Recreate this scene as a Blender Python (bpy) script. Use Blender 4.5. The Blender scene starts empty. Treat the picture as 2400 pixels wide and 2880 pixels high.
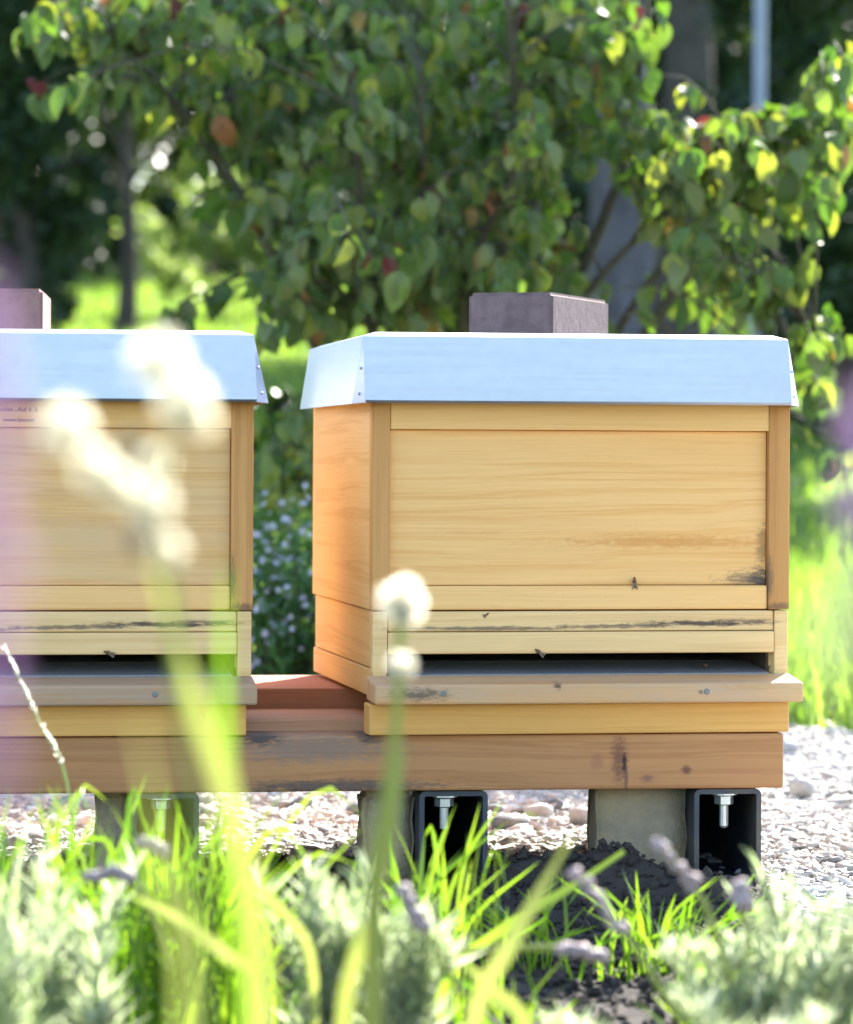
import bpy, bmesh, math, random
import numpy as np
from mathutils import Vector, Matrix

random.seed(7); RNG = np.random.default_rng(11)
R = math.radians
SC = bpy.context.scene
COL = SC.collection

# ------------------------------------------------------------------ camera
F = 10000.0; CZ = .51; ROLL = .0045
cam = bpy.data.cameras.new('camera'); camo = bpy.data.objects.new('camera', cam); COL.objects.link(camo)
cam.sensor_fit = 'HORIZONTAL'; cam.sensor_width = 24.0; cam.lens = 100.0
cam.shift_y = -170 / 2400.0
cam.clip_start = .05; cam.clip_end = 2000
camo.location = (0, 0, CZ)
camo.rotation_euler = (R(90), -ROLL, 0)
cam.dof.use_dof = True; cam.dof.focus_distance = 4.2; cam.dof.aperture_fstop = 4.7
SC.camera = camo

# ------------------------------------------------------------------ sky, sun, exposure
SUN_EL, SUN_AZ = R(35), R(20.5)
w = bpy.data.worlds.new('World'); SC.world = w; w.use_nodes = True
nt = w.node_tree; nt.nodes.clear()
sky = nt.nodes.new('ShaderNodeTexSky'); sky.sky_type = 'NISHITA'; sky.sun_disc = False
sky.sun_elevation = SUN_EL; sky.sun_rotation = SUN_AZ
sky.air_density = 1.0; sky.dust_density = .7; sky.ozone_density = 1.0
bg = nt.nodes.new('ShaderNodeBackground'); bg.inputs['Strength'].default_value = .13
wo = nt.nodes.new('ShaderNodeOutputWorld')
nt.links.new(sky.outputs[0], bg.inputs[0]); nt.links.new(bg.outputs[0], wo.inputs[0])
sl = bpy.data.lights.new('sun', 'SUN'); sl.energy = 4.8; sl.angle = R(.53); sl.color = (1, .95, .87)
so = bpy.data.objects.new('sun', sl); COL.objects.link(so)
so.rotation_euler = Vector((math.sin(SUN_AZ) * math.cos(SUN_EL), math.cos(SUN_AZ) * math.cos(SUN_EL), math.sin(SUN_EL))).to_track_quat('Z', 'Y').to_euler()
SC.view_settings.view_transform = 'Standard'; SC.view_settings.look = 'None'
SC.view_settings.exposure = 2.3; SC.view_settings.gamma = 1.0; SC.view_settings.use_curve_mapping = False
SC.cycles.use_denoising = True
SC.cycles.max_bounces = 8; SC.cycles.transmission_bounces = 6; SC.cycles.diffuse_bounces = 5; SC.cycles.glossy_bounces = 3
SC.cycles.sample_clamp_indirect = 8

# ------------------------------------------------------------------ helpers
def W(px, py, d):
    "photo pixel at distance d -> world point"
    dx, dy = px - 1200, py - 1270
    return Vector(((dx + ROLL * dy) / F * d, d, CZ - (dy - ROLL * dx) / F * d))
def gx(px, d): return (px - 1200) / F * d
def tz(x, y):
    "terrain height"
    y = np.asarray(y, float)
    t = np.clip(y - 6.6, 0, None)
    h = .08 * (np.sqrt(t * t + .16) - .4)
    far = np.clip(y - 60, 0, None)
    h = h - .08 * far * (far / (far + 25.))
    return h + .02 * np.sin(np.asarray(x) * .9 + y * .5) * np.clip((y - 9) / 6, 0, 1)

def fast(name, V, Fc, mat=None, parent=None, attr=None, smooth=False, kind=None):
    V = np.asarray(V, np.float32).reshape(-1, 3); Fc = np.asarray(Fc, np.int32)
    me = bpy.data.meshes.new(name)
    me.vertices.add(len(V)); me.vertices.foreach_set('co', V.ravel())
    n, k = Fc.shape
    me.loops.add(n * k); me.loops.foreach_set('vertex_index', Fc.ravel())
    me.polygons.add(n); me.polygons.foreach_set('loop_start', np.arange(0, n * k, k, dtype=np.int32))
    if smooth: me.polygons.foreach_set('use_smooth', np.ones(n, bool))
    if attr is not None:
        a = me.attributes.new('rnd', 'FLOAT', 'POINT'); a.data.foreach_set('value', np.asarray(attr, np.float32))
    me.update(calc_edges=True); me.validate()
    return link(name, me, mat, parent, kind)
def link(name, me, mat=None, parent=None, kind=None):
    o = bpy.data.objects.new(name, me); COL.objects.link(o)
    if mat is not None: me.materials.append(mat)
    if parent is not None: o.parent = parent
    if kind: o['kind'] = kind
    return o
def empty(name, loc, label=None, cat=None, group=None, rz=0):
    o = bpy.data.objects.new(name, None); COL.objects.link(o); o.empty_display_size = .05
    o.location = loc; o.rotation_euler = (0, 0, rz)
    tag(o, label, cat, group); return o
def tag(o, label=None, cat=None, group=None, kind=None):
    if label: o['label'] = label
    if cat: o['category'] = cat
    if group: o['group'] = group
    if kind: o['kind'] = kind
    return o
def boxes(name, bl, mat, parent, bev=.0012, segs=2, kind=None):
    "bl: list of (x0,x1,y0,y1,z0,z1) or 8-corner lists"
    bm = bmesh.new()
    for b in bl:
        if len(b) == 6:
            x0, x1, y0, y1, z0, z1 = b
            c = [(x0, y0, z0), (x1, y0, z0), (x1, y1, z0), (x0, y1, z0), (x0, y0, z1), (x1, y0, z1), (x1, y1, z1), (x0, y1, z1)]
        else: c = b
        v = [bm.verts.new(p) for p in c]
        for f in ((0, 3, 2, 1), (4, 5, 6, 7), (0, 1, 5, 4), (1, 2, 6, 5), (2, 3, 7, 6), (3, 0, 4, 7)):
            bm.faces.new([v[i] for i in f])
    if bev: bmesh.ops.bevel(bm, geom=bm.edges[:], offset=bev, segments=segs, affect='EDGES', profile=.5)
    bmesh.ops.recalc_face_normals(bm, faces=bm.faces[:])
    me = bpy.data.meshes.new(name); bm.to_mesh(me); bm.free()
    return link(name, me, mat, parent, kind)
def tube(path, rad, seg=8, cap=True):
    P = np.asarray([tuple(p) for p in path], float); n = len(P)
    rad = np.broadcast_to(np.asarray(rad, float), (n,))
    T = np.gradient(P, axis=0); T /= np.linalg.norm(T, axis=1)[:, None] + 1e-9
    ref = np.array([0, 1., .13]) if abs(T[0][1]) < .8 else np.array([1., 0, .1])
    vs = []
    for i in range(n):
        a = np.cross(T[i], ref); a /= np.linalg.norm(a); b = np.cross(T[i], a)
        th = np.arange(seg) * 2 * math.pi / seg
        vs.append(P[i] + rad[i] * (np.cos(th)[:, None] * a + np.sin(th)[:, None] * b))
    V = np.vstack(vs); Fc = []
    for i in range(n - 1):
        for k in range(seg):
            a = i * seg + k; b = i * seg + (k + 1) % seg
            Fc.append((a, b, b + seg, a + seg))
    if cap:
        V = np.vstack([V, P[-1:] + T[-1:] * rad[-1] * .4]); t = len(V) - 1; s = (n - 1) * seg
        for k in range(seg): Fc.append((s + k, s + (k + 1) % seg, t, t))
    return V, np.array(Fc)
def spline(pts, n=12):
    P = np.array([tuple(p) for p in pts], float)
    if len(P) < 3: return P[0] + (P[-1] - P[0]) * np.linspace(0, 1, n)[:, None]
    Q = np.vstack([2 * P[0] - P[1], P, 2 * P[-1] - P[-2]]); out = []
    m = len(P) - 1
    for t in np.linspace(0, m - 1e-6, n):
        i = int(t); u = t - i; a, b, c, d = Q[i:i + 4]
        out.append(.5 * ((2 * b) + (c - a) * u + (2 * a - 5 * b + 4 * c - d) * u * u + (3 * b - a - 3 * c + d) * u ** 3))
    return np.array(out)
def merge(parts):
    vs, fs, o = [], [], 0
    for V, Fc in parts:
        Fc = np.asarray(Fc)
        if Fc.shape[1] == 3: Fc = np.hstack([Fc, Fc[:, 2:3]])
        vs.append(V); fs.append(Fc + o); o += len(V)
    return np.vstack(vs), np.vstack(fs)
def polymesh(name, V, Fc, mat, parent=None, smooth=True, kind=None):
    "mixed tris/quads where a repeated last index marks a triangle"
    me = bpy.data.meshes.new(name)
    fl = [tuple(f) if f[2] != f[-1] or len(f) == 3 else tuple(f[:3]) for f in np.asarray(Fc).tolist()]
    me.from_pydata(np.asarray(V).tolist(), [], fl); me.update()
    if smooth: me.polygons.foreach_set('use_smooth', np.ones(len(me.polygons), bool))
    return link(name, me, mat, parent, kind)
def rots(n, tilt=None, yaw=None, roll=None, rng=RNG):
    "rotation matrices Rz(yaw) Ry(tilt) Rx(roll)"
    yaw = rng.uniform(0, 2 * math.pi, n) if yaw is None else yaw
    tilt = rng.uniform(-1.2, 1.2, n) if tilt is None else tilt
    roll = rng.uniform(-.8, .8, n) if roll is None else roll
    cy, sy, ct, st, cr, sr = np.cos(yaw), np.sin(yaw), np.cos(tilt), np.sin(tilt), np.cos(roll), np.sin(roll)
    M = np.zeros((n, 3, 3))
    M[:, 0, 0] = cy * ct; M[:, 0, 1] = cy * st * sr - sy * cr; M[:, 0, 2] = cy * st * cr + sy * sr
    M[:, 1, 0] = sy * ct; M[:, 1, 1] = sy * st * sr + cy * cr; M[:, 1, 2] = sy * st * cr - cy * sr
    M[:, 2, 0] = -st; M[:, 2, 1] = ct * sr; M[:, 2, 2] = ct * cr
    return M
def scatter(TV, TF, M, P, S, rnd=None):
    "template verts (k,3) at rotations M, positions P, scales S -> verts, faces, attr"
    n, k = len(P), len(TV)
    S = np.asarray(S, float)
    if S.ndim == 1: S = S[:, None].repeat(3, 1)
    V = np.einsum('nij,nkj->nki', M, TV[None] * S[:, None]) + P[:, None]
    Fc = (np.asarray(TF)[None] + (np.arange(n) * k)[:, None, None]).reshape(-1, np.asarray(TF).shape[1])
    rnd = RNG.random(n) if rnd is None else rnd
    return V.reshape(-1, 3), Fc, np.repeat(rnd, k)
# small leaf template: folded diamond
LEAF = np.array([(0, 0, 0), (.45, .28, .07), (1, 0, -.06), (.45, -.28, .07)]); LEAFF = np.array([(0, 1, 2), (0, 2, 3)])
def ico(sub=1):
    bm = bmesh.new(); bmesh.ops.create_icosphere(bm, subdivisions=sub, radius=1)
    V = np.array([v.co[:] for v in bm.verts]); Fc = np.array([[v.index for v in f.verts] for f in bm.faces]); bm.free()
    return V, Fc

# ------------------------------------------------------------------ materials
class N:
    def __init__(s, name):
        s.m = bpy.data.materials.new(name); s.m.use_nodes = True; s.t = s.m.node_tree; s.t.nodes.clear()
        s.out = s.n('ShaderNodeOutputMaterial')
    def n(s, typ, **kw):
        x = s.t.nodes.new(typ)
        for k, v in kw.items():
            setattr(x, k, v)
        return x
    def l(s, a, b): s.t.links.new(a, b)
    def set(s, node, i, v):
        if hasattr(v, 'is_output'): s.l(v, node.inputs[i])
        else: node.inputs[i].default_value = v
    def math(s, op, a, b=0.0, c=None, clamp=False):
        x = s.n('ShaderNodeMath', operation=op); x.use_clamp = clamp
        s.set(x, 0, a); s.set(x, 1, b)
        if c is not None: s.set(x, 2, c)
        return x.outputs[0]
    def vmath(s, op, a, b=(0, 0, 0)):
        x = s.n('ShaderNodeVectorMath', operation=op); s.set(x, 0, a); s.set(x, 1, b)
        return x.outputs[1] if op in ('LENGTH', 'DISTANCE', 'DOT_PRODUCT') else x.outputs[0]
    def coord(s, which='Object'): return s.n('ShaderNodeTexCoord').outputs[which]
    def map(s, v, scale=(1, 1, 1), loc=(0, 0, 0)):
        x = s.n('ShaderNodeMapping'); s.l(v, x.inputs[0]); x.inputs['Scale'].default_value = scale; x.inputs['Location'].default_value = loc
        return x.outputs[0]
    def noise(s, v, sc=5, det=4, rough=.55, dist=0):
        x = s.n('ShaderNodeTexNoise'); s.l(v, x.inputs['Vector'])
        x.inputs['Scale'].default_value = sc; x.inputs['Detail'].default_value = det; x.inputs['Roughness'].default_value = rough; x.inputs['Distortion'].default_value = dist
        return x.outputs[0]
    def ramp(s, f, stops, mode='LINEAR'):
        x = s.n('ShaderNodeValToRGB'); s.set(x, 0, f); e = x.color_ramp; e.interpolation = mode
        while len(e.elements) < len(stops): e.elements.new(.5)
        for q, (p, c) in zip(e.elements, stops):
            q.position = p; q.color = (*c, 1) if len(c) == 3 else c
        return x.outputs[0]
    def mix(s, f, a, b, mode='MIX'):
        x = s.n('ShaderNodeMix', data_type='RGBA', blend_type=mode); s.set(x, 0, f)
        for i, v in ((6, a), (7, b)):
            if hasattr(v, 'is_output'): s.l(v, x.inputs[i])
            else: x.inputs[i].default_value = (*v, 1) if len(v) == 3 else v
        return x.outputs[2]
    def bump(s, h, st=.3, dist=.01):
        x = s.n('ShaderNodeBump'); s.l(h, x.inputs['Height']); x.inputs['Strength'].default_value = st; x.inputs['Distance'].default_value = dist
        return x.outputs[0]
    def bsdf(s, col, rough=.6, metal=0., spec=.4, normal=None, link=True):
        b = s.n('ShaderNodeBsdfPrincipled'); s.set(b, 'Base Color', col if hasattr(col, 'is_output') else (*col, 1))
        s.set(b, 'Roughness', rough); s.set(b, 'Metallic', metal); s.set(b, 'Specular IOR Level', spec)
        if normal is not None: s.l(normal, b.inputs['Normal'])
        if link: s.l(b.outputs[0], s.out.inputs[0])
        return b.outputs[0]
    def objrand(s): return s.n('ShaderNodeObjectInfo').outputs['Random']
    def attr(s, name='rnd'):
        x = s.n('ShaderNodeAttribute'); x.attribute_name = name; return x.outputs['Fac']

def blobmask(a, v, c, r, soft=.5, wob=None):
    d = a.vmath('SUBTRACT', v, c); d = a.vmath('DIVIDE', d, r); L = a.vmath('LENGTH', d)
    if wob is not None: L = a.math('ADD', L, a.math('MULTIPLY', a.math('SUBTRACT', wob, .5), 2.4))
    x = a.n('ShaderNodeMapRange'); x.interpolation_type = 'SMOOTHSTEP'
    a.l(L, x.inputs[0]); x.inputs[1].default_value = 1 - soft; x.inputs[2].default_value = 1 + soft * .2
    x.inputs[3].default_value = 1; x.inputs[4].default_value = 0
    return x.outputs[0]

def wood(name, axis, light, dark, line, stains=(), weather=None, lines=.55, ring=38., rough=.62):
    """axis: grain direction index. stains: (centre, radii, colour, strength)"""
    a = N(name); co = a.coord()
    rn = a.objrand(); off = a.n('ShaderNodeCombineXYZ')
    for i in range(3): a.l(a.math('MULTIPLY', rn, 7.3 + i * 3), off.inputs[i])
    p = a.vmath('ADD', co, off.outputs[0])
    def st(along, across): return tuple(along if i == axis else across for i in range(3))
    warp = a.noise(a.map(p, st(1.6, 6)), 1, 2)
    wv = a.n('ShaderNodeCombineXYZ')
    wm = a.math('MULTIPLY', a.math('SUBTRACT', warp, .5), .03)
    for i in range(3):
        if i != axis: a.l(wm, wv.inputs[i])
    p2 = a.vmath('ADD', p, wv.outputs[0])
    ring1 = a.noise(a.map(p2, st(.45, ring * 1.3)), 1.6, 4, .65)
    fib = a.noise(a.map(p2, st(6, 420)), 1, 3, .6)
    broad = a.noise(a.map(p2, st(1.2, 9)), 1.3, 2)
    c = a.ramp(broad, [(.25, dark), (.62, light)])
    lf = a.ramp(ring1, [(.50, (0, 0, 0)), (.60, (1, 1, 1)), (.64, (.15, .15, .15)), (.72, (0, 0, 0))])
    c = a.mix(a.math('MULTIPLY', lf, lines), c, line)
    c = a.mix(a.math('MULTIPLY', a.math('SUBTRACT', fib, .35, None, True), .5), c, tuple(x * .62 for x in line))
    if weather:
        wn = a.noise(a.map(p, st(3, 16)), 2, 5, .65)
        c = a.mix(a.math('MULTIPLY', a.ramp(wn, [(.35, (0, 0, 0)), (.68, (1, 1, 1))]), weather[1]), c, weather[0])
    wob = a.noise(a.map(co, st(70, 260)), 1, 5, .75)
    for ctr, rad, colr, stg in stains:
        c = a.mix(a.math('MULTIPLY', blobmask(a, co, ctr, rad, .75, wob), stg), c, colr)
    # fine dirt specks
    sp = a.noise(a.map(co, (160, 160, 160)), 1, 2)
    c = a.mix(a.math('MULTIPLY', a.ramp(sp, [(.70, (0, 0, 0)), (.78, (1, 1, 1))]), .10), c, (.10, .07, .045))
    h = a.math('ADD', a.math('MULTIPLY', ring1, .6), fib)
    a.bsdf(c, a.math('ADD', rough, a.math('MULTIPLY', broad, .12)), 0, .3, a.bump(h, .25, .0012))
    return a.m

def leafmat(name, base_stops, trans_stops, source='attr', tr=.45, rough=.42, spec=.5, mode='LINEAR'):
    a = N(name); r = a.attr() if source == 'attr' else a.objrand()
    b = a.bsdf(a.ramp(r, base_stops, mode), rough, 0, spec, None, False)
    t = a.n('ShaderNodeBsdfTranslucent'); a.l(a.ramp(r, trans_stops, mode), t.inputs[0])
    m = a.n('ShaderNodeMixShader'); m.inputs[0].default_value = tr
    a.l(b, m.inputs[1]); a.l(t.outputs[0], m.inputs[2]); a.l(m.outputs[0], a.out.inputs[0])
    return a.m

PL, PD, PLN = (.79, .46, .175), (.74, .40, .135), (.68, .315, .085)
HB = .18   # height of the hives' base above the ground
HX, HZ = .0225, HB
def L(u, z, v=.0): return (u - HX, v, z - HB)    # stand frame -> hive local

M = {}
M['panel'] = wood('pine_front_panel', 0, PL, PD, PLN, stains=[
    (L(.245, .352), (.020, .05, .028), (.05, .04, .035), .93), (L(.236, .360), (.05, .05, .012), (.10, .075, .055), .75), (L(.245, .40), (.010, .05, .03), (.16, .10, .05), .6),
    (L(.13, .404), (.16, .05, .0095), (.58, .255, .065), .8), (L(-.1, .415), (.05, .05, .003), (.6, .3, .12), .4)])
M['panel_b'] = wood('pine_front_panel_older', 0, (.76, .445, .175), (.69, .38, .13), (.60, .285, .08), stains=[
    (L(.09, .41), (.2, .05, .02), (.6, .38, .2), .4)], weather=((.5, .4, .27), .3))
M['rail'] = wood('pine_rail', 0, (.80, .475, .185), (.75, .42, .145), (.68, .335, .09), lines=.3)
M['bar'] = wood('pine_entrance_bar', 0, (.76, .51, .235), (.71, .455, .195), (.60, .34, .12), weather=((.53, .36, .18), .3), stains=[
    (L(.17, .307), (.10, .05, .004), (.07, .045, .035), .95), (L(.06, .304), (.09, .05, .003), (.10, .07, .05), .75), (L(-.09, .302), (.13, .05, .003), (.11, .08, .055), .8), (L(.22, .31), (.04, .05, .003), (.12, .08, .06), .7)])
M['post'] = wood('spruce_corner_post', 2, (.58, .29, .095), (.50, .24, .07), (.40, .165, .045), ring=30, stains=[
    (L(.262, .327), (.03, .05, .006), (.16, .08, .04), .8), (L(.25, .36), (.006, .05, .03), (.12, .08, .05), .7)])
M['side'] = wood('spruce_side_panel', 1, (.70, .46, .195), (.64, .40, .15), (.52, .29, .085), ring=22)
M['floorrail'] = wood('pine_floor_rail', 0, (.67, .36, .10), (.61, .315, .08), (.52, .25, .055), lines=.35)
M['board'] = wood('weathered_landing_board', 0, (.62, .36, .165), (.53, .295, .13), (.62, .25, .05), lines=.9, ring=18, weather=((.36, .29, .22), .5), stains=[
    (L(-.185, .229), (.04, .2, .010), (.07, .055, .05), .8), (L(-.02, .238), (.006, .2, .005), (.07, .04, .03), .9), (L(.15, .230), (.004, .2, .003), (.07, .05, .04), .8), (L(.21, .236), (.05, .2, .005), (.45, .24, .09), .5)])
M['board_b'] = wood('greyed_landing_board', 0, (.44, .29, .17), (.36, .235, .14), (.45, .22, .08), lines=.7, ring=20, weather=((.30, .24, .20), .45))
M['beam'] = wood('larch_beam', 0, (.47, .225, .085), (.41, .185, .065), (.31, .12, .04), lines=.6, ring=30, stains=[
    ((.062, 0, .150), (.012, .2, .035), (.17, .07, .04), .85), ((.068, 0, .145), (.0035, .2, .016), (.03, .018, .015), .95), ((.07, 0, .125), (.003, .2, .02), (.10, .05, .04), .7), ((.035, 0, .147), (.009, .2, .014), (.30, .12, .07), .6),
    ((.142, 0, .136), (.007, .2, .007), (.14, .05, .035), .9), ((.21, 0, .134), (.025, .2, .004), (.40, .15, .08), .6), ((.095, 0, .126), (.01, .2, .006), (.2, .09, .06), .8),
    ((-.30, 0, .165), (.12, .2, .022), (.15, .13, .125), .6), ((-.27, 0, .120), (.15, .2, .010), (.07, .055, .05), .85), ((-.36, 0, .178), (.03, .2, .012), (.04, .04, .04), .9), ((-.235, 0, .178), (.02, .2, .010), (.05, .045, .045), .8)],
    weather=((.34, .185, .085), .35))
M['plank'] = wood('larch_plank', 0, (.52, .28, .15), (.44, .21, .11), (.33, .14, .07), lines=.5)
M['redplank'] = wood('red_brown_plank', 0, (.42, .165, .07), (.36, .13, .055), (.25, .085, .04), lines=.5)

def m_metal():
    a = N('galvanised_sheet'); co = a.coord()
    v = a.n('ShaderNodeTexVoronoi'); a.l(a.map(co, (1, 1, 1)), v.inputs['Vector']); v.inputs['Scale'].default_value = 70
    n1 = a.noise(co, 9, 4); n2 = a.noise(a.map(co, (2, 2, 60)), 3, 3)
    f = a.math('ADD', a.math('MULTIPLY', v.outputs['Distance'], .25), a.math('MULTIPLY', n1, .6))
    c = a.ramp(f, [(.2, (.335, .37, .445)), (.7, (.385, .42, .49))])
    sp = a.noise(co, 150, 1); c = a.mix(a.math('MULTIPLY', a.ramp(sp, [(.74, (0, 0, 0)), (.8, (1, 1, 1))]), .3), c, (.4, .38, .36))
    ro = a.math('ADD', .30, a.math('MULTIPLY', a.math('ADD', n1, n2), .10))
    big = a.noise(co, 4.5, 2); a.bsdf(c, ro, .82, .5, a.bump(a.math('ADD', a.math('MULTIPLY', n2, .1), big), .12, .012)); return a.m
M['metal'] = m_metal()
def m_simple(name, c0, c1, sc, rough=.8, metal=0, spec=.3, bst=.5, bd=.004, c2=None, det=6):
    a = N(name); co = a.coord(); n = a.noise(co, sc, det, .62); n2 = a.noise(co, sc * 7, 4)
    c = a.ramp(n, [(.3, c0), (.68, c1)])
    if c2: c = a.mix(a.ramp(a.noise(co, sc * .45, 3), [(.48, (0, 0, 0)), (.66, (1, 1, 1))]), c, c2)
    c = a.mix(a.math('MULTIPLY', n2, .35), c, tuple(x * .55 for x in c0))
    a.bsdf(c, rough, metal, spec, a.bump(a.math('ADD', n, a.math('MULTIPLY', n2, .5)), bst, bd)); return a.m
M['brick'] = m_simple('brown_concrete_paver', (.140, .090, .085), (.225, .150, .142), 70, .9, bst=.9, bd=.002)
M['brick_b'] = m_simple('haze_tinted_paver', (.22, .115, .10), (.31, .17, .145), 60, .9, bst=.9, bd=.002)  # redder than the other paver: purple haze painted into its colour
M['steel'] = m_simple('dark_painted_steel', (.035, .042, .052), (.06, .07, .085), 18, .5, .2, .4, .15, .001, c2=(.10, .085, .07))
M['zinc'] = m_simple('zinc_bolt', (.45, .47, .46), (.62, .64, .62), 90, .35, .8, .5, .1, .0005)
M['screw'] = m_simple('dull_screw_head', (.20, .20, .18), (.30, .30, .27), 200, .6, .3)
M['concrete'] = m_simple('cast_concrete', (.245, .20, .135), (.36, .30, .21), 24, .9, bst=.9, bd=.004, c2=(.46, .34, .17))
M['soil'] = m_simple('dark_soil', (.036, .029, .024), (.070, .056, .046), 26, .95, bst=1., bd=.012)
M['mesh'] = m_simple('grey_wire_floor', (.24, .235, .235), (.32, .31, .31), 200, .6, .3, bst=.4, bd=.001)
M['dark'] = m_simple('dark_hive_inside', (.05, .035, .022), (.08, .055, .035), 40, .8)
M['ink'] = m_simple('stamp_ink', (.10, .05, .03), (.13, .07, .04), 50, .7)
M['darkbark'] = m_simple('dark_bark', (.05, .042, .036), (.10, .085, .07), 7, .95, bst=.9, bd=.03)
M['twig'] = m_simple('twig_bark', (.05, .05, .032), (.09, .085, .058), 40, .85, bst=.3, bd=.003)
M['pole'] = m_simple('pale_metal_pole', (.19, .22, .26), (.24, .27, .31), 12, .4, .3, .5, .05, .002)
def m_bark(name, c0, c1, c2):
    a = N(name); co = a.coord(); n = a.noise(a.map(co, (9, 9, 1.6)), 1.6, 6, .65, .6); n2 = a.noise(a.map(co, (3, 3, .8)), 1.5, 3)
    c = a.ramp(n, [(.34, c0), (.5, c1), (.72, c2)]); c = a.mix(a.math('MULTIPLY', n2, .5), c, c1)
    a.bsdf(c, .9, 0, .2, a.bump(n, 1., .05)); return a.m
M['bark'] = m_bark('grey_bark', (.055, .05, .06), (.13, .123, .142), (.22, .215, .24))
def m_gravelsheet():
    a = N('gravel_ground'); co = a.coord()
    v = a.n('ShaderNodeTexVoronoi'); a.l(co, v.inputs['Vector']); v.inputs['Scale'].default_value = 75
    c = a.ramp(v.outputs['Color'], [(.1, (.20, .18, .16)), (.5, (.36, .33, .29)), (.9, (.47, .44, .40))])
    a.bsdf(c, .9, 0, .3, a.bump(v.outputs['Distance'], .8, .01)); return a.m
M['gravelsheet'] = m_gravelsheet()
def m_pebble():
    a = N('gravel_pebbles'); r = a.attr()
    c = a.ramp(r, [(0, (.14, .14, .15)), (.12, (.30, .29, .27)), (.35, (.46, .42, .37)), (.7, (.58, .53, .47)), (1, (.70, .67, .62))])
    n = a.noise(a.coord(), 160, 4); c = a.mix(a.math('MULTIPLY', n, .4), c, (.25, .22, .19))
    a.bsdf(c, .8, 0, .3, a.bump(n, .5, .002)); return a.m
M['pebble'] = m_pebble()
M['stone'] = m_simple('pale_limestone', (.38, .36, .33), (.52, .50, .46), 40, .85, bst=.6, bd=.004, c2=(.30, .29, .28))
M['darkstone'] = m_simple('dark_slate_stone', (.11, .115, .125), (.19, .195, .205), 30, .8, bst=.6, bd=.004, c2=(.30, .30, .30))
def m_lawn():
    a = N('lawn_ground'); co = a.coord(); n = a.noise(co, .7, 5); n2 = a.noise(co, 30, 4)
    c = a.ramp(n, [(.3, (.045, .085, .022)), (.7, (.085, .135, .032))]); c = a.mix(a.math('MULTIPLY', n2, .6), c, (.03, .045, .015))
    a.bsdf(c, .9, 0, .2, a.bump(n2, 1., .03)); return a.m
M['lawn'] = m_lawn()

g1 = lambda *c: [(i / (len(c) - 1), x) for i, x in enumerate(c)]
M['grass'] = leafmat('lawn_blades', g1((.05, .10, .018), (.09, .16, .025), (.13, .19, .04)), g1((.16, .32, .02), (.30, .50, .04), (.42, .56, .07)), tr=.5)
M['fgrass'] = leafmat('lime_grass_blade', g1((.07, .15, .012), (.12, .22, .02), (.17, .25, .03)), g1((.13, .30, .010), (.22, .40, .012), (.32, .46, .03)), 'obj', tr=.5, rough=.35)
M['pale_blade'] = leafmat('pale_lime_stem', g1((.20, .245, .07), (.24, .275, .08)), g1((.28, .33, .055), (.33, .37, .08)), 'obj', tr=.5, rough=.45)
M['lav'] = leafmat('silver_lavender_leaf', g1((.26, .31, .17), (.37, .40, .27), (.50, .51, .39)), g1((.40, .52, .20), (.52, .60, .32), (.62, .67, .46)), tr=.58, rough=.35)
M['spike'] = leafmat('faded_lavender_bud', g1((.36, .28, .27), (.46, .36, .35)), g1((.5, .36, .33), (.56, .44, .42)), 'obj', tr=.3, rough=.6)
M['purple'] = leafmat('purple_petal', g1((.36, .19, .42), (.46, .27, .52), (.54, .36, .58)), g1((.50, .26, .58), (.60, .36, .66), (.66, .46, .70)), tr=.5, rough=.5)
M['plume'] = leafmat('white_seed_fluff', g1((.78, .75, .64), (.84, .81, .71)), g1((.90, .86, .72), (.94, .91, .80)), tr=.68, rough=.7, spec=.1)
M['bud'] = m_simple('brown_seed_bud', (.17, .12, .085), (.26, .17, .12), 90, .8)
M['gbud'] = m_simple('grey_green_bud', (.15, .16, .11), (.22, .23, .16), 90, .8)
DW_B = [(0, (.065, .105, .035)), (.35, (.100, .140, .052)), (.70, (.150, .175, .085)), (.955, (.17, .185, .06)), (.974, (.26, .11, .05)), (.986, (.28, .13, .05)), (.996, (.14, .035, .03))]
DW_T = [(0, (.07, .18, .012)), (.35, (.13, .25, .016)), (.70, (.20, .31, .022)), (.955, (.38, .42, .03)), (.974, (.24, .09, .02)), (.986, (.28, .12, .02)), (.996, (.12, .02, .02))]
M['dw_obj'] = leafmat('dogwood_leaf', DW_B, DW_T, 'obj', tr=.45, rough=.5, spec=.3)
M['dw_mass'] = leafmat('dogwood_foliage', DW_B, DW_T, 'attr', tr=.45, rough=.5, spec=.3)
M['darkleaf'] = leafmat('dark_evergreen_foliage', g1((.017, .033, .014), (.030, .056, .022), (.046, .078, .030)), g1((.02, .05, .008), (.05, .10, .015), (.09, .16, .02)), tr=.3)
M['midleaf'] = leafmat('green_tree_foliage', g1((.025, .05, .014), (.045, .085, .02), (.08, .12, .03)), g1((.07, .15, .012), (.14, .26, .02), (.26, .38, .04)), tr=.42)
M['paleleaf'] = leafmat('pale_shrub_foliage', g1((.09, .14, .05), (.15, .20, .08), (.26, .30, .17)), g1((.22, .36, .04), (.38, .52, .08), (.5, .6, .2)), tr=.48)
M['oliveleaf'] = leafmat('olive_shrub_foliage', g1((.04, .055, .02), (.065, .085, .025), (.09, .11, .035)), g1((.10, .15, .015), (.18, .24, .03), (.25, .30, .04)), tr=.4)
M['aster'] = leafmat('aster_leaf', g1((.03, .075, .03), (.05, .11, .04), (.08, .15, .05)), g1((.08, .22, .03), (.12, .28, .04), (.2, .36, .05)), tr=.4)
M['asterflower'] = leafmat('lilac_aster_petal', g1((.42, .42, .58), (.52, .52, .66), (.6, .6, .7)), g1((.5, .5, .68), (.58, .56, .72)), 'obj', tr=.4)
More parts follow.
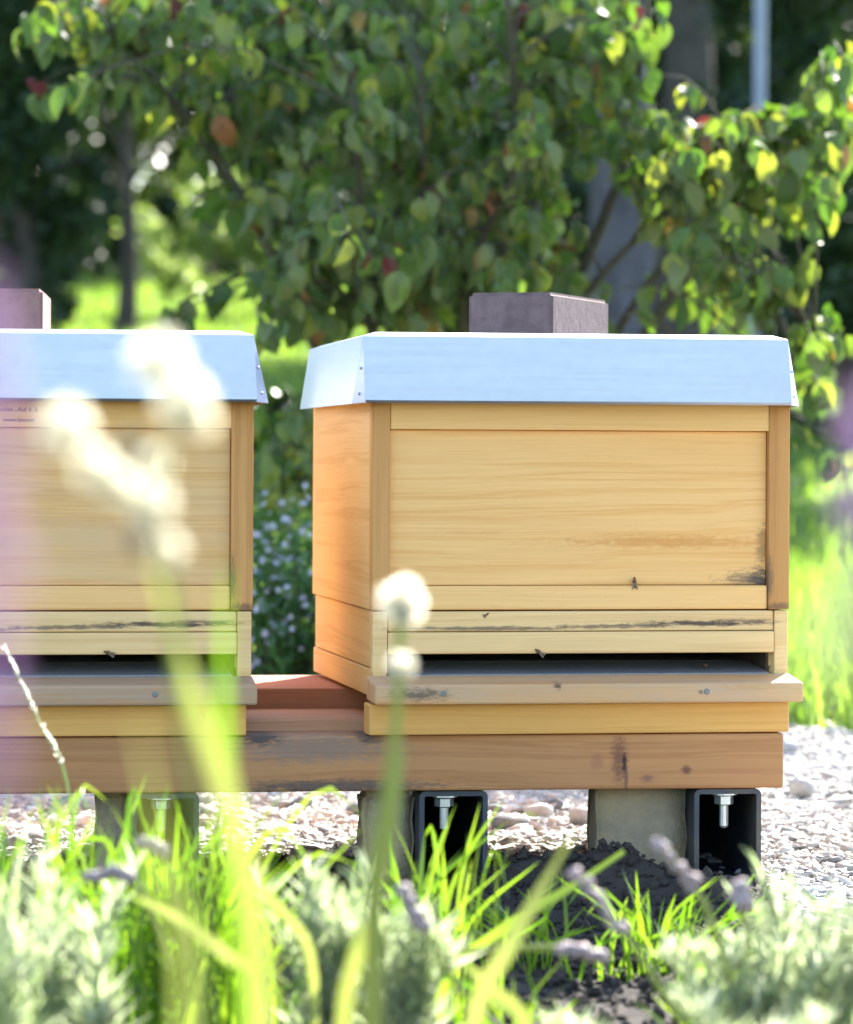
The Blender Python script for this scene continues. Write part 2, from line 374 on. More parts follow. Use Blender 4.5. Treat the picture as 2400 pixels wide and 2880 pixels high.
M['magenta'] = leafmat('magenta_petal', g1((.42, .08, .40), (.5, .12, .46)), g1((.6, .12, .55), (.66, .18, .6)), 'obj', tr=.4)
M['bee'] = None
def m_bee():
    a = N('bee_body'); co = a.coord(); x = a.n('ShaderNodeSeparateXYZ'); a.l(co, x.inputs[0])
    s = a.math('SINE', a.math('MULTIPLY', x.outputs[2], 2600.))
    c = a.ramp(a.math('ADD', a.math('MULTIPLY', s, .5), .5), [(.4, (.035, .016, .008)), (.6, (.20, .09, .025))])
    a.bsdf(c, .6, 0, .4); return a.m
M['bee'] = m_bee()
M['wing'] = leafmat('bee_wing', g1((.25, .2, .15), (.3, .25, .2)), g1((.4, .33, .25), (.5, .4, .3)), 'obj', tr=.6)

# ------------------------------------------------------------------ ground
xs = np.concatenate([np.linspace(-300, -12, 14), np.linspace(-10, 10, 61), np.linspace(12, 300, 14)])
ys = np.concatenate([np.linspace(-60, 0, 8), np.linspace(1, 6, 11), np.linspace(6.3, 40, 120), np.linspace(42, 500, 30)])
X, Y = np.meshgrid(xs, ys); Z = tz(X, Y) - .012
idx = np.arange(X.size).reshape(X.shape)
FQ = np.stack([idx[:-1, :-1], idx[:-1, 1:], idx[1:, 1:], idx[1:, :-1]], -1).reshape(-1, 4)
tag(fast('ground', np.stack([X, Y, Z], -1).reshape(-1, 3), FQ, M['lawn'], smooth=True), kind='structure')

TH = R(7.4); O = Vector((.167, 4.17, 0))
def SW(u, v, z): return Vector((O.x + u * math.cos(TH) - v * math.sin(TH), O.y + u * math.sin(TH) + v * math.cos(TH), z))
def in_gravel(x, y):
    edge = 4.46 + .05 * np.sin(x * 9 + 2) + .03 * np.sin(x * 23 + 1) + .015 * np.sin(x * 61)
    edge = edge - np.clip((x - .36) * 6, 0, 1) * 1.8
    return (y > edge) & (y < 6.62 + .08 * np.sin(x * 5) + .05 * np.sin(x * 13))
def bed(name, x0, x1, y0, y1, nx, ny, zf, mat, test=None):
    X, Y = np.meshgrid(np.linspace(x0, x1, nx), np.linspace(y0, y1, ny)); Z = zf(X, Y)
    idx = np.arange(X.size).reshape(X.shape)
    FQ = np.stack([idx[:-1, :-1], idx[:-1, 1:], idx[1:, 1:], idx[1:, :-1]], -1).reshape(-1, 4)
    if test is not None:
        c = np.stack([X, Y], -1).reshape(-1, 2)[FQ].mean(1); FQ = FQ[test(c[:, 0], c[:, 1])]
    return tag(fast(name, np.stack([X, Y, Z], -1).reshape(-1, 3), FQ, mat, smooth=True), kind='structure')
bed('gravel', -4, 4, 2.4, 6.8, 200, 160, lambda x, y: -.004 + .004 * np.sin(x * 7) * np.sin(y * 5), M['gravelsheet'], in_gravel)
mc = SW(.045, -.02, 0); mc2 = SW(.15, -.10, 0)
def soilz(x, y):
    n = .006 * np.sin(x * 31 + y * 17) * np.sin(y * 27 - x * 11) + .004 * np.sin(x * 71 + 2) * np.sin(y * 63)
    m = .052 * np.exp(-((x - mc.x) / .070) ** 2 - ((y - mc.y) / .06) ** 2) + .030 * np.exp(-((x - mc2.x) / .09) ** 2 - ((y - mc2.y) / .08) ** 2)
    m += .030 * np.exp(-((x - SW(-.06, 0, 0).x) / .06) ** 2 - ((y - SW(-.06, -.01, 0).y) / .07) ** 2)
    return -.008 + n + m * (1 + 6 * n)
def soil_test(x, y): return ~in_gravel(x, y - .06) & (y < 5.5)
bed('soil_bed', -3, 3, .2, 4.76, 300, 230, lambda x, y: soilz(x, y), M['soil'], soil_test)

# pebbles and clods (nobody could count them)
PV, PF = ico(1)
def pebbles(name, P, S, mat, label, cat, flat=.55):
    n = len(P)
    tv = PV * (1 + .22 * RNG.standard_normal((len(PV), 1)))
    Mx = rots(n, RNG.normal(0, .25, n), None, RNG.normal(0, .25, n))
    S3 = np.stack([S * RNG.uniform(.8, 1.5, n), S * RNG.uniform(.6, 1.1, n), S * flat * RNG.uniform(.6, 1.2, n)], 1)
    V, Fc, A = scatter(tv, PF, Mx, P, S3)
    V = V + RNG.normal(0, 1, V.shape) * np.repeat(S, len(PV))[:, None] * .12
    return tag(fast(name, V, Fc, mat, None, A), label, cat, None, 'stuff')
n = 62000
y = 3.0 + RNG.random(n) ** 1.1 * 3.75; x = RNG.uniform(-1, 1, n) * (.135 * y + .12) + .02
k = in_gravel(x, y); x, y = x[k], y[k]
S = np.exp(RNG.normal(math.log(.0047), .45, len(x))).clip(.002, .017)
pebbles('gravel_stones', np.stack([x, y, S * .25 - .002], 1), S, M['pebble'], 'pale crushed gravel covering the ground behind and beside the hive stand', 'gravel')
n = 26000
x = RNG.uniform(-1.1, 1.1, n); y = RNG.uniform(2.6, 4.62, n); k = soil_test(x, y + .05); x, y = x[k], y[k]
S = np.exp(RNG.normal(math.log(.0036), .5, len(x))).clip(.0012, .009)
pebbles('soil_clods', np.stack([x, y, soilz(x, y) + S * .3], 1), S, M['soil'], 'dark crumbly soil clods in the shade in front of the stand', 'soil', .8)

# loose stones
SV, SF = ico(2)
def stone(px, pyb, wpx, hpx, mat, label, seed, flat=False):
    d = 5100. / (pyb - 1270); r = np.random.default_rng(seed)
    V = SV.copy()
    for _ in range(9 if not flat else 14):      # chip flat facets off the ball
        nn = r.normal(size=3); nn /= np.linalg.norm(nn); h = V @ nn; c = r.uniform(.62, .9)
        V = V - np.clip(h - c, 0, None)[:, None] * nn
    V *= 1 + .05 * r.standard_normal((len(V), 1))
    V *= np.array([wpx / 2, wpx / 2 * .8, hpx / 2]) / F * d
    V[:, 2] -= V[:, 2].min() + .004
    o = fast('stone', V, SF, mat, None, None, False); o.location = (gx(px, d), d, 0)
    return tag(o, label, 'stone', 'loose stones on the gravel')
stone(2262, 2238, 84, 72, M['stone'], 'round pale stone on the gravel just right of the stand', 1)
stone(1640, 2318, 78, 66, M['stone'], 'rounded whitish stone left of the wide concrete block', 2)
stone(1440, 2330, 120, 60, M['darkstone'], 'dark grey angular stone with pale veins on the lit gravel under the stand', 3, True)
stone(1515, 2300, 100, 56, M['stone'], 'pale broad stone behind the dark veined one', 4)
stone(1395, 2290, 60, 44, M['darkstone'], 'small dark stone right beside the steel tube under the stand', 5, True)
stone(855, 2272, 70, 50, M['darkstone'], 'dark angular stone under the gap between the hives', 6, True)
stone(1005, 2290, 74, 52, M['darkstone'], 'blackish stone left of the narrow concrete block', 7, True)
stone(290, 2262, 64, 40, M['darkstone'], 'dark flat stone under the left hive', 8, True)
stone(415, 2352, 84, 40, M['stone'], 'flat white stone lying by the grass tuft under the left hive', 9, True)
stone(2215, 2120, 90, 50, M['stone'], 'pale flat stone in the shade behind the stand end', 10, True)
stone(1570, 2275, 50, 40, M['darkstone'], 'little dark stone between two pale stones under the stand', 12, True)
stone(2060, 2032, 60, 50, M['darkstone'], 'grey stone at the edge of the tall grass behind the hive', 13, True) if False else None

# ------------------------------------------------------------------ stand
st = empty('hive_stand', O, 'low wooden beam stand on dark steel tubes carrying both beehives', 'hive stand', None, TH)
boxes('front_beam', [(-1.6, .2594, 0, .074, .114, .1790)], M['beam'], st, .003)
boxes('plank', [(-1.6, .2560, .080, .250, .1142, .1930)], M['plank'], st, .003)
boxes('plank', [(-1.6, .2560, .258, .520, .1142, .2170)], M['redplank'], st, .003)
def rect_tube(u0, u1, z0, z1, v0, v1, t=.0055):
    return [(u0, u1, v0, v1, z1 - t, z1), (u0, u1, v0, v1, z0, z0 + t), (u0, u0 + t, v0, v1, z0 + t, z1 - t), (u1 - t, u1, v0, v1, z0 + t, z1 - t)]
def steel_tube(u0, u1, z0=-.003, z1=.1125, v0=.008, v1=.53):
    t = .0058; r = .007; bm = bmesh.new(); rings = []
    def rr(a0, a1, b0, b1, rad, v):
        out = []
        for cx, cz, s in ((a1 - rad, b1 - rad, 0), (a0 + rad, b1 - rad, 90), (a0 + rad, b0 + rad, 180), (a1 - rad, b0 + rad, 270)):
            for q in range(5):
                an = R(s + q * 22.5); out.append(bm.verts.new((cx + rad * math.cos(an), v, cz + rad * math.sin(an))))
        return out
    of, inf = rr(u0, u1, z0, z1, r, v0), rr(u0 + t, u1 - t, z0 + t, z1 - t, r - .0045, v0)
    ob, ib = rr(u0, u1, z0, z1, r, v1), rr(u0 + t, u1 - t, z0 + t, z1 - t, r - .0045, v1)
    n = len(of)
    for i in range(n):
        j = (i + 1) % n
        bm.faces.new((of[i], of[j], inf[j], inf[i])); bm.faces.new((of[j], of[i], ob[i], ob[j])); bm.faces.new((inf[i], inf[j], ib[j], ib[i])); bm.faces.new((ob[i], ob[j], ib[j], ib[i]))
    bm.faces.new(ib)      # welded end plate at the far end
    bmesh.ops.recalc_face_normals(bm, faces=bm.faces[:])
    me = bpy.data.meshes.new('steel_tube'); bm.to_mesh(me); bm.free()
    return link('steel_tube', me, M['steel'], st)
for u0, u1, bu in ((.1536, .2343, .192), (-.1737, -.0930, -.143), (-.5090, -.4315, -.475)):
    tb = steel_tube(u0, u1)
    Vs = [tube([(bu, .022, .107), (bu, .022, .104), (bu, .022, .068), (bu, .022, .066)], [.0055, .0055, .0055, .004], 10)]
    hexn = tube([(bu, .022, .1068), (bu, .022, .1064), (bu, .022, .094), (bu, .022, .0936)], [.011, .0115, .0115, .0095], 6)
    wsh = tube([(bu, .022, .1069), (bu, .022, .1052)], [.0165, .0165], 14)
    V, Fc = merge(Vs + [hexn, wsh]); polymesh('bolt', V, Fc, M['zinc'], tb, smooth=False)
# concrete blocks beside the tubes
def concrete(u0, u1, v0, v1, z0, z1, label, rnd):
    bm = bmesh.new(); bmesh.ops.create_cube(bm, size=1)
    bmesh.ops.bevel(bm, geom=bm.edges[:], offset=rnd, segments=3, affect='EDGES')
    bmesh.ops.subdivide_edges(bm, edges=bm.edges[:], cuts=3, use_grid_fill=True)
    for v in bm.verts:
        c = v.co.copy()
        v.co = Vector((u0 + (c.x + .5) * (u1 - u0), (c.y + .5) * (v1 - v0), (c.z + .5) * (z1 - z0)))
        v.co.x += .0016 * math.sin(v.co.z * 130 + v.co.y * 60); v.co.y += .0014 * math.sin(v.co.x * 170 + v.co.z * 90)
    me = bpy.data.meshes.new('concrete_block'); bm.to_mesh(me); bm.free()
    o = link('concrete_block', me, M['concrete']); o.location = SW(0, v0, z0); o.rotation_euler = (0, 0, TH)
    for p in me.polygons: p.use_smooth = True
    return tag(o, label, 'concrete block', 'concrete blocks under the stand')
concrete(.0445, .1520, .05, .115, -.01, .1125, 'wide sandy concrete block under the right hive, beside the rightmost steel tube', .012)
concrete(-.2361, -.1755, .045, .105, -.01, .1125, 'narrow round-edged concrete block left of the middle steel tube', .09)
concrete(-.5480, -.5105, .06, .12, -.01, .1125, 'concrete block half hidden by grass under the left hive', .06)

# ------------------------------------------------------------------ beehives
def beehive(label, u_c, v_c, yaw, older, rdx=0., ryaw=0.):
    root = empty('beehive', SW(u_c, v_c, HB), label, 'beehive', 'wooden beehives on the stand', TH + yaw)
    pan, brd = (M['panel_b'], M['board_b']) if older else (M['panel'], M['board'])
    B = lambda *b: (b[0], b[1], b[2], b[3], b[4] - HB, b[5] - HB)
    w2 = .2525
    # floor unit
    fl = boxes('floor_unit', [B(-w2 + .020, w2 - .020, .475, .50, .2545, .3222)], M['side'], root)
    for s in (-1, 1):
        e = sorted((s * (w2 - .004), s * (w2 - .0195))); boxes('floor_side', [B(e[0], e[1], .0205, .50, .2545, .3222)], M['side'], fl)
        e = sorted((s * (w2 - .0200), s * (w2 - .0225))); boxes('inner_shade_lining', [B(e[0], e[1], .022, .474, .2475, .3215)], M['dark'], fl, 0)  # dark boxes added over the inner walls as painted entrance shade
        e = sorted((s * (w2 - .002), s * (w2 - .018))); boxes('floor_skirt', [B(e[0], e[1], .001, .502, .2215, .2535)], M['side'], fl)
    boxes('front_rail', [B(-.2613, .2419, -.040, .0005, .1805, .2165)], M['floorrail'], fl, .002)
    c = [(-.2585, -.065, .2172), (.2525, -.065, .2172), (.2525, .0, .2190), (-.2585, .0, .2190), (-.2585, -.065, .2405), (.2525, -.065, .2405), (.2525, .0, .2475), (-.2585, .0, .2475)]
    lb = boxes('landing_board', [[(p[0], p[1], p[2] - HB) for p in c]], brd, fl, .003)
    for sx in (-.178, .135):
        V, Fc = tube([(sx, -.063, .2305 - HB), (sx, -.0655, .2305 - HB), (sx, -.066, .2305 - HB)], [.0036, .0036, .0025], 12)
        polymesh('screw', V, Fc, M['screw'], lb)
    boxes('floor_post', [B(-w2 + .001, -.2335, .0008, .020, .2492, .3222)], M['bar'], fl)
    boxes('floor_post', [B(.2345, w2 - .0015, .0008, .020, .2492, .3222)], M['bar'], fl)
    boxes('entrance_bar', [B(-.2330, .2340, .003, .024, .2985, .3222)], M['bar'], fl, .002)
    boxes('entrance_lip', [B(-.2330, .2340, -.0005, .024, .2722, .2978)], M['bar'], fl, .002)
    wf = [[(x, y, z - HB) for x, y, z in ((-.2290, ya, .2400), (.2290, ya, .2400), (.2290, yb_, .2400), (-.2290, yb_, .2400), (-.2290, ya, za), (.2290, ya, za), (.2290, yb_, zb_), (-.2290, yb_, zb_))] for ya, yb_, za, zb_ in ((.003, .100, .2480, .2570),)]
    boxes('entrance_ramp', wf, M['mesh'], fl, .0005)
    boxes('wire_floor', [B(-.2290, .2290, .1005, .472, .2420, .2572)], M['mesh'], fl, .0005)
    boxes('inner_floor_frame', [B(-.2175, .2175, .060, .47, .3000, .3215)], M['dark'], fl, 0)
    # brood box
    bx = boxes('hive_box', [B(-w2 + .027, w2 - .027, .0245, .4778, .3242, .5700)], M['rail'], root)
    boxes('rear_panel', [B(-w2, w2, .478, .50, .3235, .5700)], M['rail'], bx)
    boxes('side_panel', [B(-w2, -w2 + .0268, .0206, .4775, .3235, .5700)], M['side'], bx, .0015)
    boxes('side_panel', [B(w2 - .0268, w2, .0206, .4775, .3235, .5700)], M['side'], bx, .0015)
    boxes('corner_post', [B(-w2, -.2312, 0, .0202, .3235, .5700)], M['post'], bx, .0015)
    boxes('corner_post', [B(.2265, w2, 0, .0202, .3235, .5700)], M['post'], bx, .0015)
    boxes('top_rail', [B(-.2308, .2300, .0015, .0240, .5360, .5690)], M['rail'], bx, .0015)
    boxes('front_panel', [B(-.2308, .2261, .0100, .0243, .3527, .5357)], pan, bx, .0012)
    boxes('bottom_rail', [B(-.2308, .2261, .0025, .0240, .3238, .3522)], M['rail'], bx, .0025)
    # sheet metal roof
    zt, zb = .644 - HB, .5665 - HB; xl, xr = -.2677 + rdx, .2377 + rdx; yf, yb = -.040, .535
    rf = boxes('roof', [(xl + .012, xr - .012, yf + .014, yb - .012, zb + .012, zt - .002)], M['dark'], root, 0)
    rf.rotation_euler = (0, 0, ryaw)
    def sheet(name, V, Fc, th=.0014):
        o = polymesh(name, np.array(V), [tuple(f) + ((f[2],) if len(f) == 3 else ()) for f in Fc], M['metal'], rf, False)
        md = o.modifiers.new('thickness', 'SOLIDIFY'); md.thickness = th; md.offset = -1
        return o
    sheet('front_flange', [(xl, yf, zt), (xr, yf, zt), (xr + .004, yf - .003, zb + .003), (xr + .004, yf - .0005, zb), (xl + .002, yf - .0005, zb), (xl + .002, yf - .003, zb + .003)], [(0, 5, 2, 1), (5, 4, 3, 2)])
    for s, x0 in ((-1, xl), (1, xr)):
        xb = x0 + s * (.0105 if s < 0 else .0195); yg = yf + (.024 if s > 0 else .020)
        tri = [(x0, yf + .0003, zt), (x0 + (.002 if s < 0 else .004), yf - .0022, zb), (xb, yg, zb - .001)]
        gs = sheet('corner_gusset', tri, [(0, 1, 2)] if s > 0 else [(0, 2, 1)])
        q = [(x0, yf, zt), (x0, yb, zt), (xb, yb + .02, zb - .001), (xb, yg, zb - .001)]
        sheet('side_flange', q, [(0, 3, 2, 1)] if s > 0 else [(0, 1, 2, 3)])
        T = [Vector(p) for p in tri]; nrm = (T[1] - T[0]).cross(T[2] - T[0]); nrm.normalize()
        if nrm.y > 0: nrm = -nrm
        for a in (.48, .86):
            p = T[0].lerp((T[1] + T[2]) / 2, a)
            V, Fc = tube([p - nrm * .0005, p + nrm * .0008, p + nrm * .0016], [.0019, .0017, .0009], 8)
            polymesh('rivet', V, Fc, M['metal'], gs)
    ch, hh = .016, .0052
    V = [(xl, yf, zt), (xr, yf, zt), (xr, yb, zt), (xl, yb, zt), (xl + ch, yf + ch, zt + hh), (xr - ch, yf + ch, zt + hh), (xr - ch, yb - ch, zt + hh), (xl + ch, yb - ch, zt + hh)]
    sheet('top_sheet', V, [(0, 1, 5, 4), (1, 2, 6, 5), (2, 3, 7, 6), (3, 0, 4, 7), (4, 5, 6, 7)])
    return root, bx
beehive('pine beehive with pale metal roof standing in full view at the right', HX, .03, R(2.4), False, 0., R(-1.7))
h2, bx2 = beehive('pine beehive cut by the left picture edge with stamped lettering under its roof', -.6205, .03, R(.4), True, .011)
for txt, u, z in (('www.bienen', -.6590, .5425), ('smühle „Auf d. B', -.6680, .5545)):
    cu = bpy.data.curves.new('stamped_lettering', 'FONT'); cu.body = txt; cu.size = .0072; cu.extrude = .0003; cu.resolution_u = 2
    o = bpy.data.objects.new('stamped_lettering', cu); COL.objects.link(o); cu.materials.append(M['ink'])
    bpy.context.view_layer.update()
    me = bpy.data.meshes.new_from_object(o.evaluated_get(bpy.context.evaluated_depsgraph_get())); bpy.data.objects.remove(o)
    o = link('stamped_lettering', me, None, bx2, 'stuff'); o.location = (u + .6205, .0009, z - HB); o.rotation_euler = (R(90), 0, 0)

# pavers weighing the roofs down
def paver(loc, rz, mat, label, wd=.104, ln=.19, h=.056):
    bm = bmesh.new(); bmesh.ops.create_cube(bm, size=1)
    for v in bm.verts: v.co = Vector((v.co.x * wd, v.co.y * ln, (v.co.z + .5) * h))
    bmesh.ops.bevel(bm, geom=bm.edges[:], offset=.0045, segments=3, affect='EDGES')
    me = bpy.data.meshes.new('paving_brick'); bm.to_mesh(me); bm.free()
    o = link('paving_brick', me, mat); o.location = loc; o.rotation_euler = (0, 0, rz)
    return tag(o, label, 'brick', 'bricks weighing down the hive roofs')
rt = .6493
def corner_place(px, d, rz, wd=.104, ln=.19):
    c = Vector((gx(px, d), d, rt)); off = Vector((-wd / 2, ln / 2, 0)); off.rotate(Matrix.Rotation(rz, 3, 'Z')); return c + off
paver(corner_place(1552, 4.33, R(-19), .108, .25), R(-19), M['brick'], 'brown concrete paver lying aslant on the right hive roof', .108, .25)
paver(corner_place(118, 4.30, R(3)), R(3), M['brick_b'], 'haze-tinted concrete paver on the left hive roof, cut by the picture edge')

# bees
def bee(u, v, z, label, rx=0, ry=0, rz=0, s=1.0):
    r = empty('honey_bee', SW(u, v, z), label, 'bee', 'honey bees at the hive', TH)
    r.rotation_euler = (rx, ry, TH + rz); r.scale = (s, s, s)
    prof = [(-.0068, .0004), (-.006, .0013), (-.004, .0022), (-.0015, .0022), (0, .0012), (.0008, .0021), (.0024, .0023), (.004, .0016), (.0046, .0009), (.0052, .0015), (.0064, .0013), (.007, .0005)]
    V, Fc = tube([(0, 0, a) for a, _ in prof], [b for _, b in prof], 10); polymesh('body', V, Fc, M['bee'], r)
    for sx in (-1, 1):
        Vw = np.array([(0, -.0022, .002), (sx * .0012, -.0026, .001), (sx * .0034, -.0028, -.0045), (sx * .0026, -.0028, -.0068), (sx * .0010, -.0026, -.0055)])
        me = bpy.data.meshes.new('wing'); me.from_pydata(Vw.tolist(), [], [(0, 1, 2, 3, 4)]); link('wing', me, M['wing'], r)
        for q in range(3):
            V, Fc = tube([(sx * .001, 0, .001 + q * .0013), (sx * .0023, .0006, .0005 + q * .0018), (sx * .0027, .0022, -.0004 + q * .0022)], [.0003, .00025, .0002], 5)
            polymesh('leg', V, Fc, M['bee'], r)
    return r
bee(.0860, .0370, .3545, 'honey bee crawling up the front board of the right hive', s=1.1)
bee(-.0290, .0260, .2735, 'honey bee clinging below the entrance bar of the right hive', 0, R(-55), 0)
bee(-.0930, .0290, .3180, 'small golden bee sitting on the entrance bar of the right hive', 0, R(60), 0, .7)
bee(.1770, .0600, .2560, 'bee standing inside the dark entrance of the right hive', R(-80), 0, 0)
bee(-.5350, .0270, .2740, 'honey bee hanging below the entrance bar of the left hive', 0, R(-70), 0)

# ------------------------------------------------------------------ dogwood shrub behind the right hive
DW = (gx(1330, 7.5), 7.5, float(tz(0, 7.5)))
dw = empty('dogwood_shrub', DW, 'large dogwood shrub with drooping green leaves, a few orange, behind the right hive', 'shrub')
def dleaf(nseg, bend, fold, curl):
    "ovate drooping leaf of unit length along +x, curving down"
    V, ang, p = [], 0.1, np.array([0., 0., 0.])
    prof = [.0, .27, .36, .33, .21, .0]
    for i in range(6):
        wdt = prof[i] * .76; zf = fold * wdt
        cl = curl * (wdt ** 2)
        for s in (-1, 0, 1):
            V.append((p[0], s * wdt, p[2] + abs(s) * (zf - cl)))
        ang -= bend / 5
        p = p + np.array([math.cos(ang), 0, math.sin(ang)]) * .2
    Fc = []
    for i in range(5):
        for s in (0, 1):
            a = i * 3 + s; Fc.append((a, a + 3, a + 4, a + 1))
    return np.array(V), np.array(Fc)
DLV = [dleaf(6, b, f, c) for b, f, c in ((1.1, .5, .6), (1.8, .6, 1.2), (.7, .4, .4), (2.4, .45, 1.0), (1.5, .8, .5))]
# leaf-cluster clouds: (px, py, rx, ry, clusters, depth, depth spread)
clouds = [(1330, 280, 460, 280, 175, 7.4, .5), (1050, 560, 340, 290, 85, 7.2, .5), (1420, 600, 260, 250, 62, 7.2, .5), (1350, 830, 330, 110, 38, 7.0, .45), (800, 180, 300, 200, 46, 7.5, .5), (690, 480, 200, 170, 34, 7.3, .4), (900, 780, 190, 140, 34, 7.0, .35), (560, 250, 160, 110, 16, 7.3, .3),
          (1960, 430, 230, 150, 46, 7.0, .4), (2130, 480, 210, 160, 52, 6.9, .35), (2010, 720, 170, 130, 34, 6.8, .35), (1760, 120, 160, 110, 22, 7.1, .4), (2340, 300, 110, 150, 20, 6.8, .3), (2330, 1000, 70, 140, 12, 6.7, .25), (2370, 1260, 50, 30, 4, 6.6, .1),
          (200, 260, 140, 40, 10, 6.9, .2), (90, 70, 90, 60, 7, 6.9, .2), (380, 60, 220, 80, 22, 7.2, .3), (770, 920, 40, 60, 3, 6.7, .1), (1300, 0, 560, 60, 46, 7.6, .5), (1300, 1150, 350, 200, 26, 7.2, .4), (790, 1330, 90, 120, 22, 7.0, .2), (810, 1200, 90, 90, 12, 7.1, .2), (490, 880, 60, 40, 3, 6.9, .1)]
CP = []
for px, py, rx, ry, n_, d0, ds in clouds:
    for _ in range(n_):
        a = random.uniform(0, 2 * math.pi); r = random.random() ** .55
        d = random.gauss(d0, ds * .6); qx, qy = px + rx * r * math.cos(a), py + ry * r * math.sin(a)
        if (1640 < qx < 1850 and 530 < qy < 850 and random.random() < .6) or (1830 < qx < 2000 and 40 < qy < 340 and random.random() < .7) or (1230 < qx < 1340 and 290 < qy < 420 and random.random() < .6): continue   # the shrub is open here
        CP.append(tuple(W(qx, qy, d)))
CP = np.array(CP)
# stems
bz = DW[2]
stem_targets = [(700, 60, 7.5), (960, -20, 7.6), (1180, -40, 7.4), (1425, -60, 6.85), (1620, -40, 7.4), (1820, -30, 7.2), (2080, 420, 7.0), (1900, 560, 6.9), (520, 330, 7.3), (300, 70, 7.1), (2300, 330, 6.9), (1000, 300, 6.8), (1480, 420, 6.8), (1180, 200, 6.9), (2290, 950, 6.75), (860, 760, 6.95)]
stem_pts = []
for i, (px, py, d) in enumerate(stem_targets):
    T = np.array(W(px, py, d)); b = np.array((DW[0] + random.uniform(-.12, .12), 7.5 + random.uniform(-.1, .1), bz - .02))
    m1 = b + (T - b) * .35 + np.array((0, 0, .10 + .05 * random.random())); m2 = b + (T - b) * .7 + np.array((random.uniform(-.06, .06), random.uniform(-.05, .05), .08))
    P = spline([b, m1, m2, T], 14); stem_pts.append(P)
    V, Fc = tube(P - np.array(DW), np.linspace(.021 if i < 9 else .014, .0045, 14), 8)
    polymesh('stem', V, Fc, M['twig'], dw)
AP = np.vstack([p[4:] for p in stem_pts])
tw = []
LP, LY, LT, LR, LS = [], [], [], [], []
for c in CP:
    dd = np.linalg.norm(AP - c, axis=1) + np.where(AP[:, 2] > c[2], .35, 0); a = AP[dd.argmin()]
    mid = (a + c) / 2 + np.array((0, 0, .03 + .12 * np.linalg.norm(c - a)))
    P = spline([a, mid, c], 6); V, Fc = tube(P - np.array(DW), np.linspace(.0034, .0012, 6), 4); tw.append((V, Fc))
    outy = math.atan2(c[1] - a[1], c[0] - a[0]); k = random.randint(5, 9)
    for q in range(k):
        s = random.uniform(.35, 1.) if q > 2 else 1.
        pp = P[min(5, max(2, int(s * 5)))] + np.array([random.gauss(0, .010) for _ in range(3)])
        LP.append(pp); LY.append(outy + q * 2 * math.pi / k + random.gauss(0, .4)); LT.append(random.gauss(.80, .35)); LR.append(random.gauss(0, .35)); LS.append(random.gauss(.059, .012))
V, Fc = merge(tw); polymesh('twigs', V, Fc, M['twig'], dw, kind='stuff')
LP = np.array(LP); LY, LT, LR, LS = map(np.array, (LY, LT, LR, LS)); LM = rots(len(LP), LT, LY, LR)
qx = 1200 + LP[:, 0] / LP[:, 1] * F; qy = 1270 - (LP[:, 2] - CZ) / LP[:, 1] * F
vis = (qx > 10) & (qx < 2390) & (qy > -20) & (qy < 900) & ~((qx > 1300) & (qx < 1720) & (qy > 800))
order = np.argsort(np.where(vis, LP[:, 1], 99)); pick = order[:300]; rest = order[300:]
lmesh = []
for V, Fc in DLV:
    o = fast('leaf', V, Fc, M['dw_obj'], None, None, True); lmesh.append(o.data); bpy.data.objects.remove(o)
for i in pick:
    o = bpy.data.objects.new('leaf', random.choice(lmesh)); COL.objects.link(o); o.parent = dw
    o.matrix_basis = Matrix.LocRotScale(Vector(LP[i] - np.array(DW)), Matrix(LM[i].tolist()), Vector((LS[i],) * 3))
vs, fs, at, off = [], [], [], 0
for q in range(5):
    ii = rest[q::5]; V, Fc, A = scatter(DLV[q][0], DLV[q][1], LM[ii], LP[ii] - np.array(DW), LS[ii]); vs.append(V); fs.append(Fc + off); at.append(A); off += len(V)
fast('foliage', np.vstack(vs), np.vstack(fs), M['dw_mass'], dw, np.concatenate(at), True, 'stuff')

# ------------------------------------------------------------------ trees and shrubs beyond
def crown(c, r, n, size, clumps, mat, parent, zmin=None, base=(0, 0, 0), fill=.55):
    c, r, base = np.array(c, float), np.array(r, float), np.array(base, float)
    g = RNG.normal(size=(clumps, 3)); g /= np.linalg.norm(g, axis=1)[:, None]; g *= (RNG.random((clumps, 1)) ** .45)
    cc = c + g * r; cr = RNG.uniform(.14, .30, clumps) * r.mean()
    k = RNG.integers(0, clumps, n); q = RNG.normal(size=(n, 3)); q /= np.linalg.norm(q, axis=1)[:, None]
    P = cc[k] + q * (cr[k] * RNG.random(n) ** .5)[:, None]
    if zmin is not None: P = P[P[:, 2] > zmin]
    n = len(P)
    V, Fc, A = scatter(LEAF, LEAFF, rots(n), P - base, RNG.uniform(.6, 1.3, n) * size)
    return fast('crown', V, Fc, mat, parent, A)
def tree(name, label, cat, px, d, tw, crowns, mat, bark, group, ht=None, lean=0., trunk=True):
    b = np.array((gx(px, d), d, float(tz(gx(px, d), d)) - .05))
    r = empty(name, b, label, cat, group)
    top = ht if ht else max(c[2] for c, *_ in crowns)
    if trunk:
        pts = spline([(0, 0, 0), (lean * .3 + .02, 0, .25 * (top - b[2])), (lean * .7, .05, .6 * (top - b[2])), (lean, 0, top - b[2])], 12)
        rad = tw * np.array([1.45, 1.15, 1.02] + list(np.linspace(.98, .35, 9)))
        parts = [tube(pts, rad, 14)]
        for q in range(5):
            h0 = pts[5 + q]; an = q * 2.4 + px; ln = (top - b[2]) * .3
            e = h0 + np.array((math.cos(an) * ln * .7, math.sin(an) * ln * .7, ln * .6))
            parts.append(tube(spline([h0, (h0 + e) / 2 + (0, 0, .1), e], 6), np.linspace(tw * .4, tw * .1, 6), 6))
        V, Fc = merge(parts); polymesh('trunk', V, Fc, bark, r)
    for c, rr, n, s, cl in crowns: crown(c, rr, n, s, cl, mat, r, None, b)
    return r
